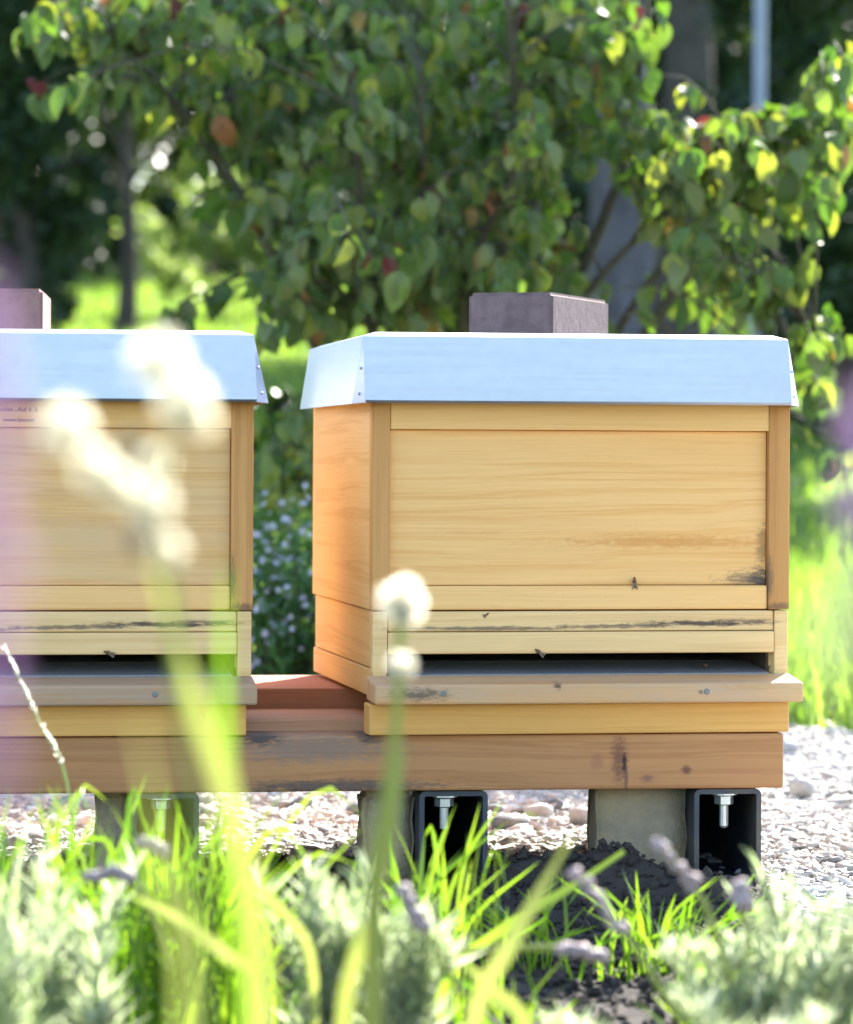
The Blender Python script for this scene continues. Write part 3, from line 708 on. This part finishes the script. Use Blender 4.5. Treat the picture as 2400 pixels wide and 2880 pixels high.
G = 'trees behind the lawn'
def zat(py, d): return CZ - (py - 1270) / F * d
# dark mass at the left
tree('evergreen_tree', 'dark evergreen tree reaching to the lawn at the left picture edge', 'tree', 60, 18, .10, [((gx(30, 18), 18, 2.6), (.40, .5, 2.1), 15000, .075, 60)], M['darkleaf'], M['darkbark'], G)
tree('dark_shrub', 'low dark shrub under the evergreen, behind the left brick', 'shrub', 150, 19, .03, [((gx(120, 19), 19, 1.50), (.24, .3, .45), 4500, .06, 30)], M['darkleaf'], M['darkbark'], G)
tree('dark_shrub', 'added dark shrub standing in for lawn shade in the gap between the hives', 'shrub', 800, 9.6, .012, [((gx(810, 9.6), 9.6, .50), (.11, .12, .20), 1500, .038, 26)], M['darkleaf'], M['darkbark'], None)  # added: dark leaves stand in for the shaded lawn in the gap
tree('slim_tree', 'slim dark-trunked tree on the lawn right of the left brick', 'tree', 350, 22.5, .062, [((gx(250, 22.5), 22.5, 3.3), (.75, .7, 1.2), 9000, .075, 45), ((gx(200, 22.5), 22.3, 1.95), (.30, .4, .35), 1500, .07, 16)], M['darkleaf'], M['darkbark'], G)
tree('bright_shrub', 'sunlit pale green shrub at the back of the lawn between dark trees', 'shrub', 600, 25.5, .03, [((gx(590, 25.5), 25.5, zat(650, 25.5)), (.62, .5, .50), 3000, .07, 26)], M['paleleaf'], M['darkbark'], None)
tree('bright_shrub', 'small pale shrub beside the lit one, under the dogwood branches', 'shrub', 760, 26, .025, [((gx(770, 26), 26, zat(580, 26)), (.36, .4, .62), 1300, .07, 14)], M['paleleaf'], M['darkbark'], None)
rows = [(80, 47, 'deep left'), (560, 48, 'deep left-of-centre'), (1050, 47, 'deep central'), (1550, 48, 'deep right-of-centre'), (2000, 47, 'deep right'), (2420, 48, 'deepest right'),
        (-150, 38, 'leftmost near'), (330, 40, 'second near'), (800, 37, 'third near'), (1300, 41, 'middle near'), (1750, 38, 'fifth near'), (2200, 40, 'sixth near'), (2650, 38, 'rightmost near'), (-650, 36, 'first unseen one added beyond the left edge'), (-1150, 34, 'second unseen one added beyond the left edge'), (-1750, 32, 'third unseen one added beyond the left edge'), (-2400, 30, 'fourth unseen one added beyond the left edge'), (3200, 36, 'first unseen one added beyond the right edge'), (3800, 34, 'second unseen one added beyond the right edge')]
for q, (px, d, lab) in enumerate(rows):
    off = px < -400 or px > 2900  # unseen trees, added and made taller for the metal roofs to reflect
    tree('backdrop_tree', f'green tree closing the lawn at the back, {lab}', 'tree', px, d, .12, [((gx(px, d), d, 7.0 if off else 4.6), (1.8 if off else 1.45, 1.2, 5.5 if off else 3.2), 7000 if off else 13000, .34 if off else .16, 80)], M['midleaf'] if q % 2 else M['darkleaf'], M['darkbark'], 'dense trees closing the lawn')
tree('shade_hedge', 'low dark hedge along the far edge of the lawn', 'hedge', 1300, 34, .05, [((gx(q, 34), 34, 2.75), (1.2, .5, .55), 5000, .11, 36) for q in (100, 700, 1300, 1900, 2500)], M['darkleaf'], M['darkbark'], None, trunk=False)
# grey trunks
tree('grey_tree', 'thick pale grey trunk seen through the dogwood leaves above the brick', 'tree', 1750, 22, .20, [((gx(1700, 22), 22, 6.6), (2.6, 1.8, 1.7), 14000, .14, 80), ((gx(1500, 22), 22, 4.7), (2.2, 1.2, .8), 9000, .13, 50), ((.6, 22, 3.85), (1.7, 1.0, .35), 5000, .12, 40)], M['midleaf'], M['bark'], G, 7.0, -.1)
tree('grey_tree', 'tall grey trunk right of the thick pale one, left of the lamp pole', 'tree', 1915, 21, .165, [((2.5, 21, 6.5), (2.6, 1.6, 2.0), 14000, .14, 80)], M['midleaf'], M['darkbark'], G, 6.6, .05)
tree('grey_tree', 'dark trunk half hidden by the middle of the dogwood', 'tree', 1290, 24, .12, [((gx(1000, 24), 24, 7.0), (2.6, 2.0, 1.5), 9000, .13, 60)], M['midleaf'], M['bark'], G, 7.0, .0)
# right hand side
tree('added_shade_tree', 'small tree added at the right picture edge, its unseen crowns placed to shade the dogwood', 'tree', 2405, 13.0, .045, [((2.08, 13.0, 5.35), (.62, .65, .62), 9000, .09, 45), ((2.15, 13.0, 2.0), (.50, .4, .55), 4500, .08, 30)], M['midleaf'], M['darkbark'], G, 5.3, .45)  # added out of view; crowns placed to shade the dogwood and lawn
tree('dark_shrub', 'dark green shrub behind the right end of the dogwood', 'shrub', 2380, 13.8, .04, [((gx(2360, 13.8), 13.8, 1.15), (.42, .4, .75), 8000, .06, 50)], M['darkleaf'], M['darkbark'], G)
tree('evergreen_tree', 'tall dark evergreen behind the lamp pole at the right', 'tree', 2200, 17.5, .08, [((gx(2200, 17.5), 17.5, 2.5), (.42, .5, 1.7), 11000, .075, 60)], M['darkleaf'], M['darkbark'], G)
tree('olive_shrub', 'olive green shrub at the right picture edge above the dark shrub', 'shrub', 2390, 16, .05, [((gx(2420, 16), 16, 1.75), (.45, .4, .7), 7000, .07, 45)], M['oliveleaf'], M['darkbark'], G)
# pole
pl = empty('lamp_pole', (gx(2133, 15), 15, float(tz(0, 15)) - .05), 'pale blue-grey metal pole rising behind the dogwood', 'pole')
V, Fc = tube([(0, 0, 0), (0, 0, .9), (0, 0, .92), (0, 0, 2.4), (0, 0, 4.2)], [.034, .034, .027, .026, .025], 16); polymesh('post', V, Fc, M['pole'], pl)
V, Fc = tube([(0, 0, .90), (0, 0, .905), (0, 0, .935), (0, 0, .94)], [.038, .044, .044, .038], 16); polymesh('collar', V, Fc, M['pole'], pl)
V, Fc = tube([(0, 0, 4.15), (0, 0, 4.2), (0, 0, 4.32), (0, 0, 4.45)], [.05, .14, .16, .02], 16); polymesh('lamp_head', V, Fc, M['pole'], pl)

# ------------------------------------------------------------------ grass behind
BL = np.array([(-.5, 0, 0), (.5, 0, 0), (.42, .10, .5), (-.42, .10, .5), (.0, .34, .97)])
BLF = np.array([(0, 1, 2, 3), (3, 2, 4, 4)])
def blades(name, P, H, Wd, mat, label, cat):
    n = len(P); Mx = rots(n, RNG.normal(0, .16, n), None, RNG.normal(0, .25, n))
    V, Fc, A = scatter(BL, np.array([(0, 1, 2), (0, 2, 3), (3, 2, 4)]), Mx, P, np.stack([Wd, H, H], 1))
    return tag(fast(name, V, Fc, mat, None, A), label, cat, None, 'stuff')
n = 70000; d = 8.2 + 26 * RNG.random(n) ** 1.25; x = (RNG.uniform(-300, 2700, n) - 1200) / F * d * 1.15
blades('lawn_grass', np.stack([x, d, tz(x, d) - .012], 1), RNG.uniform(.025, .07, n) * (.8 + d / 40), .003 + d * .00045 * RNG.uniform(.6, 1.4, n), M['grass'], 'mown lawn rising behind the hives, partly in tree shade', 'lawn')
n = 8500; d = RNG.uniform(6.62, 8.6, n); x = (RNG.uniform(-400, 2900, n) - 1200) / F * d
blades('tall_grass', np.stack([x, d, tz(x, d) - .02], 1), RNG.uniform(.07, .30, n) * np.where(x > .5, .85, .7), RNG.uniform(.004, .009, n), M['grass'], 'tall sunlit grass edging the gravel behind the hives', 'grass')

# asters behind the gap
AFV, AFF = [], []
for q in range(11):
    a = q * 2 * math.pi / 11; c, s = math.cos(a), math.sin(a); b = len(AFV)
    AFV += [(c * .1 - s * .04, s * .1 + c * .04, 0), (c * .1 + s * .04, s * .1 - c * .04, 0), (c + s * .16, s - c * .16, .15), (c - s * .16, s + c * .16, .15)]; AFF.append((b, b + 1, b + 2, b + 3))
fo = fast('flower', np.array(AFV), np.array(AFF), M['asterflower']); AFM = fo.data; bpy.data.objects.remove(fo)
def aster(px, d, h, label, nfl):
    b = Vector((gx(px, d), d, float(tz(0, d)) - .01)); r = empty('aster_plant', b, label, 'flowering plant', 'asters behind the hives')
    parts, tips = [], []
    for q in range(16):
        a = random.uniform(0, 6.3); e = Vector((math.cos(a) * random.uniform(.02, .13), math.sin(a) * random.uniform(.02, .12), h * random.uniform(.55, 1.)))
        P = spline([(0, 0, 0), (e.x * .3, e.y * .3, e.z * .5), tuple(e)], 8); parts.append(tube(P, np.linspace(.0028, .0010, 8), 4)); tips.append(P)
    V, Fc = merge(parts); polymesh('stems', V, Fc, M['twig'], r, kind='stuff')
    n = 900; k = RNG.integers(0, 16, n); t = RNG.integers(1, 8, n); P = np.array([tips[i][j] for i, j in zip(k, t)]) + RNG.normal(0, .012, (n, 3))
    V, Fc, A = scatter(LEAF * (1, .7, 1), LEAFF, rots(n, RNG.normal(.2, .5, n)), P, RNG.uniform(.02, .045, n)); fast('foliage', V, Fc, M['aster'], r, A, kind='stuff')
    for q in range(nfl):
        tp = tips[random.randrange(16)]; p = Vector(tp[random.choice((4, 5, 6, 7, 7))]) + Vector((random.gauss(0, .022), random.gauss(0, .022) - .012, random.gauss(.01, .018)))
        o = bpy.data.objects.new('flower', AFM); COL.objects.link(o); o.parent = r; s = random.uniform(.0045, .0075)
        o.location = p; o.scale = (s, s, s); o.rotation_euler = (R(random.uniform(20, 90)), R(random.uniform(-30, 30)), random.uniform(-.6, .6))
aster(735, 6.35, .36, 'lilac-flowered aster just right of the left hive in the gap', 95)
aster(800, 6.6, .40, 'lilac-flowered aster in the middle of the gap between the hives', 95)
aster(865, 6.4, .42, 'lilac-flowered aster close to the right hive side in the gap', 95)
aster(960, 6.7, .40, 'lilac-flowered aster mostly hidden behind the right hive', 24)
mg = empty('wild_flower', W(812, 1900, 7.2) * 1.0, 'single magenta flower on a thin stem in the gap between the hives', 'flower')
mg.location.z = float(tz(0, 7.2)); hz = zat(1268, 7.2) - mg.location.z
V, Fc = tube(spline([(0, 0, 0), (.015, 0, hz * .5), (.005, 0, hz)], 8), np.linspace(.003, .0016, 8), 5); polymesh('stem', V, Fc, M['twig'], mg)
for q in range(9):
    a = q * .7; V, Fc = DLV[2]; o = fast('petal', V * (.026, .026, .026), Fc, M['magenta'], mg, None, True); o.location = (.005, 0, hz); o.rotation_euler = (0, R(-15), a)

# ------------------------------------------------------------------ foreground plants
def ribbon(path, width, fold=.18, n=14, tipn=.0, face=None, basew=.55):
    P = spline(path, n); T = np.gradient(P, axis=0); T /= np.linalg.norm(T, axis=1)[:, None]
    f = np.array((0, -1., .15)) if face is None else np.array(face, float)
    V = []
    for i in range(n):
        t = i / (n - 1); wd = width * .5 * (basew + (1 - basew) * min(1, t * 3)) * (max(tipn, (1 - max(0, (t - .55) / .45) ** 2.2)))
        a = np.cross(T[i], f); a /= np.linalg.norm(a) + 1e-9; b = np.cross(a, T[i])
        V += [P[i] - a * wd + b * fold * wd, P[i], P[i] + a * wd + b * fold * wd]
    Fc = []
    for i in range(n - 1):
        for s in (0, 1): a = i * 3 + s; Fc.append((a, a + 1, a + 4, a + 3))
    return np.array(V), np.array(Fc)
def blade(path, width, mat, parent, org, **kw):
    V, Fc = ribbon(path, width, **kw); return fast('blade', V - np.array(org), Fc, mat, parent, None, True)
def ground_under(p): return Vector((p[0], p[1], 0.))
def tuft(label, px, d, n, hmin, hmax, spread, wd=(.0026, .005), lean=0., droop=.14):
    b = Vector((gx(px, d), d, float(soilz(gx(px, d), d)) if d < 4 else 0)); r = empty('grass_tuft', b, label, 'grass tuft', 'grass tufts in front of the stand')
    for q in range(n):
        a = random.uniform(0, 2 * math.pi); h = random.uniform(hmin, hmax); o = random.random() ** .8 * spread
        s = Vector((random.gauss(0, spread * .36), random.gauss(0, spread * .22), -.01))
        e = s + Vector((math.cos(a) * o + lean * h, math.sin(a) * o * .8, h))
        m = s.lerp(e, .5) + Vector((-(e.x - s.x) * .25, -(e.y - s.y) * .25, h * .10))
        pts = [s, m, e]
        if random.random() < droop:
            pts.append(e + Vector(((e.x - s.x) * .6, (e.y - s.y) * .6, -h * random.uniform(.02, .35))))
        V, Fc = ribbon(pts, random.uniform(*wd), n=9, face=(math.cos(a * 3), math.sin(a * 3), .2))
        fast('blade', V, Fc, M['fgrass'], r, None, True)
    return r
tuft('dense sunlit grass tuft below the left hive', 480, 3.02, 150, .12, .24, .105, lean=.05)
tuft('bright grass tuft left of the middle steel tube, arching to the right', 700, 3.0, 50, .08, .17, .11)
tuft('grass tuft in front of the middle steel tube', 1235, 3.25, 46, .10, .21, .09, lean=.12)
tuft('shaded grass tuft in front of the soil heap', 1850, 3.50, 60, .05, .12, .085, wd=(.003, .0055))
tuft('thin grass tuft at the far left edge', 60, 3.05, 34, .14, .245, .07, lean=.05)
tuft('small grass tuft at the bottom right below the lavender', 2080, 2.95, 40, .06, .13, .08)
tuft('small grass tuft between the left grass tuft and the left edge', 240, 3.12, 30, .13, .25, .07)
tuft('wispy grass tuft on the dark soil left of the heap', 1500, 3.55, 34, .05, .11, .08)
tuft('low grass tuft at the bottom centre in the shade', 1400, 2.98, 26, .05, .11, .09)

def long_blade(label, pts, width, mat, cat='grass blade', **kw):
    P = [W(*p) for p in pts]; b = ground_under(P[0]); r = empty('long_grass', b, label, 'grass', 'long blades in the foreground')
    pts3 = [Vector((P[0].x, P[0].y, -.01))] + P if P[0].z > .02 else P
    o = blade(pts3, width, mat, r, b, **kw); o.name = 'leaf_blade'
    return r
long_blade('blurred olive-yellow blade rising right of the middle steel tube', [(1330, 2900, 2.3), (1440, 2650, 2.3), (1610, 2350, 2.35)], .0105, M['pale_blade'], tipn=.3)
long_blade('green blade arching to the right in front of the soil heap', [(1250, 2760, 3.0), (1420, 2610, 3.0), (1600, 2500, 3.05), (1755, 2395, 3.1)], .0085, M['fgrass'], tipn=.5)
long_blade('pale blade slanting down across the left grass tuft', [(730, 2800, 2.5), (640, 2690, 2.5), (510, 2590, 2.5), (350, 2510, 2.5)], .0095, M['pale_blade'])
long_blade('pale arching blade left of the silvery lavender in the middle', [(880, 2720, 2.7), (790, 2560, 2.7), (660, 2440, 2.7)], .008, M['pale_blade'])
long_blade('broad yellow-green blurred blade crossing the left hive entrance', [(740, 2900, 1.4), (655, 2300, 1.4), (560, 2010, 1.4), (420, 1560, 1.4)], .0078, M['pale_blade'], tipn=.1)
long_blade('upright lime blurred blade in front of the left hive corner', [(700, 2900, 1.5), (650, 2350, 1.5), (628, 2000, 1.5), (635, 1600, 1.5)], .0058, M['fgrass'], tipn=.15)
long_blade('faint pale blade in front of the left end of the beam', [(520, 2900, 1.15), (470, 2500, 1.15), (390, 2030, 1.15)], .0028, M['pale_blade'], tipn=.2)
long_blade('tall blurred blade beside the single white seed head', [(960, 2900, 2.1), (1050, 2560, 2.1), (1105, 2300, 2.15), (1140, 2090, 2.2)], .0085, M['pale_blade'], tipn=.1)
long_blade('short lime blade standing at the bottom below the left tuft', [(530, 2900, 2.75), (560, 2790, 2.75), (585, 2700, 2.75)], .0085, M['fgrass'], tipn=.6)
long_blade('white-edged pale blade at the bottom centre', [(1480, 2900, 2.5), (1400, 2800, 2.5), (1300, 2700, 2.5)], .011, M['pale_blade'])

# fluffy seed heads
IV, IF = ico(2)
def puff(name, c, rad, mat, parent, org, hairs=260, core=.14):
    n = hairs; q = RNG.normal(size=(n, 3)); q /= np.linalg.norm(q, axis=1)[:, None]
    side = np.cross(q, RNG.normal(size=(n, 3))); side /= np.linalg.norm(side, axis=1)[:, None]; ln = RNG.uniform(.75, 1.05, n)[:, None]
    wv = rad * .07
    V = np.stack([q * rad * core * .8 - side * wv * .3, q * rad * core * .8 + side * wv * .3, q * rad * ln + side * wv, q * rad * ln - side * wv], 1).reshape(-1, 3)
    Fc = np.arange(4 * n).reshape(n, 4)
    cv = IV * rad * core * (1 + .1 * RNG.standard_normal((len(IV), 1)))
    V2, F2 = merge([(V, Fc), (cv, IF)])
    o = polymesh(name, V2 + np.array(c) - np.array(org), F2, mat, parent, False); return o
def seed_stalk(label, heads, paths, buds, wd=.0024):
    P0 = W(*paths[0][0]); b = ground_under(P0); r = empty('seed_head_stalk', b, label, 'seed heads', None)
    for i, p in enumerate(paths):
        pts = [W(*q) for q in p]
        if i == 0: pts = [Vector((pts[0].x, pts[0].y, -.01))] + pts
        V, Fc = tube(spline(pts, 16) - np.array(b), np.linspace(wd, wd * .6, 16) * (1 if i == 0 else .6), 8); polymesh('stem', V, Fc, M['pale_blade'], r)
    for px, py, d, dia in heads: puff('seed_head', W(px, py, d), dia * 1.12 / 2 / F * d, M['plume'], r, b)
    for px, py, d, dia, m in buds:
        V = IV * np.array((.8, .8, 1.2)) * dia / 2 / F * d * (1 + .08 * RNG.standard_normal((len(IV), 1))); polymesh('bud', V + np.array(W(px, py, d)) - np.array(b), IF, M[m], r)
D1 = 1.35
seed_stalk('branched stalk of blurred white seed heads in front of the left hive',
    [(445, 1015, D1, 150), (520, 1130, D1, 150), (560, 1180, D1, 90), (185, 1195, D1, 140), (265, 1310, D1, 110), (330, 1360, D1, 100), (425, 1415, D1, 125), (440, 1300, D1 + .03, 80), (475, 1545, D1, 80)],
    [[(560, 2600, D1), (520, 2100, D1), (475, 1620, D1), (440, 1430, D1)], [(440, 1430, D1), (470, 1250, D1), (520, 1130, D1), (450, 1015, D1)], [(440, 1430, D1), (330, 1360, D1), (190, 1195, D1)]],
    [(370, 1260, D1, 75, 'gbud'), (395, 1515, D1, 70, 'bud')])
D2 = 2.05
seed_stalk('single round white seed head on a tall stem in front of the right hive',
    [(1130, 1690, D2, 132)], [[(1060, 2600, D2), (1100, 2250, D2), (1122, 1900, D2), (1128, 1715, D2)]], [(1130, 1725, D2 - .03, 48, 'gbud')], .0042)
o = seed_stalk('half open yellowish seed head below the round white one', [(1130, 1870, D2 - .06, 70)], [[(1040, 2600, D2 - .06), (1085, 2250, D2 - .06), (1115, 2030, D2 - .06), (1128, 1880, D2 - .06)]], [], .0036)

# feathery grass stalk at the left
gs = empty('seeding_grass_stalk', ground_under(W(200, 2260, 3.3)), 'thin whitish grass stalk leaning left across the left hive floor', 'grass stalk')
b = gs.location; Pp = spline([Vector((b.x + .01, b.y, -.01)), W(195, 2240, 3.3), W(110, 2030, 3.3), W(14, 1822, 3.3)], 20)
V, Fc = tube(Pp - np.array(b), np.linspace(.0016, .0007, 20), 6); polymesh('stem', V, Fc, M['lav'], gs)
n = 130; t = RNG.uniform(.42, 1, n); P = np.array([[np.interp(q, np.linspace(0, 1, 20), Pp[:, j]) for j in range(3)] for q in t]) - np.array(b)
V, Fc, A = scatter(LEAF, LEAFF, rots(n, RNG.normal(-1.1, .3, n), RNG.normal(2.6, .8, n)), P, RNG.uniform(.004, .007, n)); fast('seed_ear', V, Fc, M['plume'], gs, A)

# lavender
def lavender(label, px, d, shoots, h, spread, spikes, base_z=0.):
    b = Vector((gx(px, d), d, base_z)); r = empty('lavender_plant', b, label, 'lavender', 'silvery lavender plants in the foreground')
    for q in range(shoots):
        a = random.uniform(0, 6.28); o = random.random() ** .6 * spread; hh = h * random.uniform(.55, 1.)
        e = Vector((math.cos(a) * o, math.sin(a) * o * .6, hh)); s = Vector((e.x * .3, e.y * .3, 0))
        P = spline([s, s.lerp(e, .5) + Vector((-e.x * .1, 0, .02)), e], 12); V, Fc = tube(P, np.linspace(.0022, .001, 12), 5)
        st_ = polymesh('shoot', V, Fc, M['lav'], r)
        n = 58; t = RNG.uniform(.10, 1, n); Q = np.array([[np.interp(z, np.linspace(0, 1, 12), P[:, j]) for j in range(3)] for z in t])
        V, Fc, A = scatter(LEAF * (1, .20, .6), LEAFF, rots(n, RNG.normal(-.95, .22, n), None, RNG.normal(0, .3, n)), Q, RNG.uniform(.026, .050, n) * (1.15 - .4 * t)); fast('leaves', V, Fc, M['lav'], st_, A, kind='stuff')
    for pts, dia in spikes:
        PW = [W(*p) for p in pts]
        V, Fc = tube(spline(PW, 10) - np.array(b), np.linspace(.0026, .0018, 10), 6); sp = polymesh('flower_stem', V, Fc, M['pale_blade'], r)
        P = spline(PW, 30)[16:]
        k = 0
        for i, p in enumerate(P):
            if i % 3 == 2 and random.random() < .6: continue
            rr = dia / 2 / F * pts[0][2] * random.uniform(.75, 1.1)
            V = IV * np.array((1, 1, .9)) * rr * (1 + .15 * RNG.standard_normal((len(IV), 1))) + p - np.array(b) + RNG.normal(0, rr * .25, 3)
            polymesh('bud', V, IF, M['spike'], sp)
    return r
lavender('silvery lavender plant in the bottom left corner', 150, 2.85, 11, .185, .085, [])
lavender('silvery lavender plant filling the bottom left edge, nearer the camera', 20, 2.5, 8, .205, .065, [])
lavender('silvery lavender plant in the bottom middle', 960, 2.85, 17, .178, .075, [])
lavender('pale lavender plant with a faded flower head right of the middle one', 1130, 2.75, 11, .150, .060, [([(1300, 2800, 2.6), (1200, 2620, 2.6), (1130, 2500, 2.6)], 44)])
lavender('silvery lavender plant with slanting faded flower spikes in the bottom right', 2130, 2.8, 14, .125, .080,
    [([(2060, 2760, 2.65), (1990, 2560, 2.65), (1930, 2470, 2.65), (1855, 2375, 2.65)], 40), ([(1920, 2880, 2.6), (1800, 2690, 2.6), (1720, 2580, 2.6), (1625, 2465, 2.6)], 38), ([(2110, 2700, 2.6), (2090, 2560, 2.6), (2075, 2490, 2.6)], 46)])
lavender('silvery lavender plant at the right picture edge', 2320, 2.85, 12, .172, .080, [])
lavender('low silvery lavender along the bottom right', 2200, 2.5, 10, .115, .095, [])
lavender('faded lavender with buds lying across the bottom centre', 1640, 2.75, 4, .05, .03, [([(1240, 2680, 2.75), (1560, 2665, 2.75), (1700, 2690, 2.75)], 42)])
lavender('faded lavender spikes over the left grass tuft', 300, 2.75, 4, .12, .03, [([(480, 2720, 2.75), (380, 2480, 2.75), (250, 2460, 2.75)], 40), ([(520, 2700, 2.8), (470, 2420, 2.8), (395, 2370, 2.8)], 40)])

# purple flowers right in front of the lens, at the picture edges
def purple_spike(label, pxs, d, y0, y1, rpx, n=900, pale=None):
    top, bot = W(pxs, y0, d), W(pxs, y1, d); b = ground_under(bot); r = empty('purple_flower', b, label, 'flower', 'purple flowers close to the camera')
    V, Fc = tube(spline([(0, 0, 0), (.004, 0, bot.z * .5), tuple(bot - b), tuple(top - b)], 16), np.linspace(.003, .0015, 16), 7); polymesh('stem', V, Fc, M['lav'], r)
    t = RNG.random(n); ang = RNG.uniform(0, 6.28, n); rad = rpx / F * d * np.sqrt(RNG.random(n)) * (.55 + .45 * np.sin(t * 3.1))
    P = np.array(bot - b) + t[:, None] * np.array(top - bot) + np.stack([np.cos(ang) * rad, np.sin(ang) * rad, RNG.normal(0, .002, n)], 1)
    V, Fc, A = scatter(LEAF * (1, 1.3, 1), LEAFF, rots(n), P, RNG.uniform(.004, .008, n)); fast('petals', V, Fc, M['purple'], r, A, kind='stuff')
    if pale:
        m = 260; Q = np.array(bot - b) + np.stack([RNG.normal(0, .006, m), RNG.normal(0, .006, m), -RNG.uniform(.0, .012, m)], 1)
        V, Fc, A = scatter(LEAF * (1, .5, 1), LEAFF, rots(m), Q, RNG.uniform(.006, .012, m)); fast('calyx_leaves', V, Fc, M['lav'], r, A, kind='stuff')
    return r
purple_spike('out of focus purple flower spike along the left picture edge', -165, .50, 900, 2200, 85, 420)
purple_spike('out of focus purple flower spike at the right picture edge', 2505, .75, 1160, 1700, 70, 300, True)
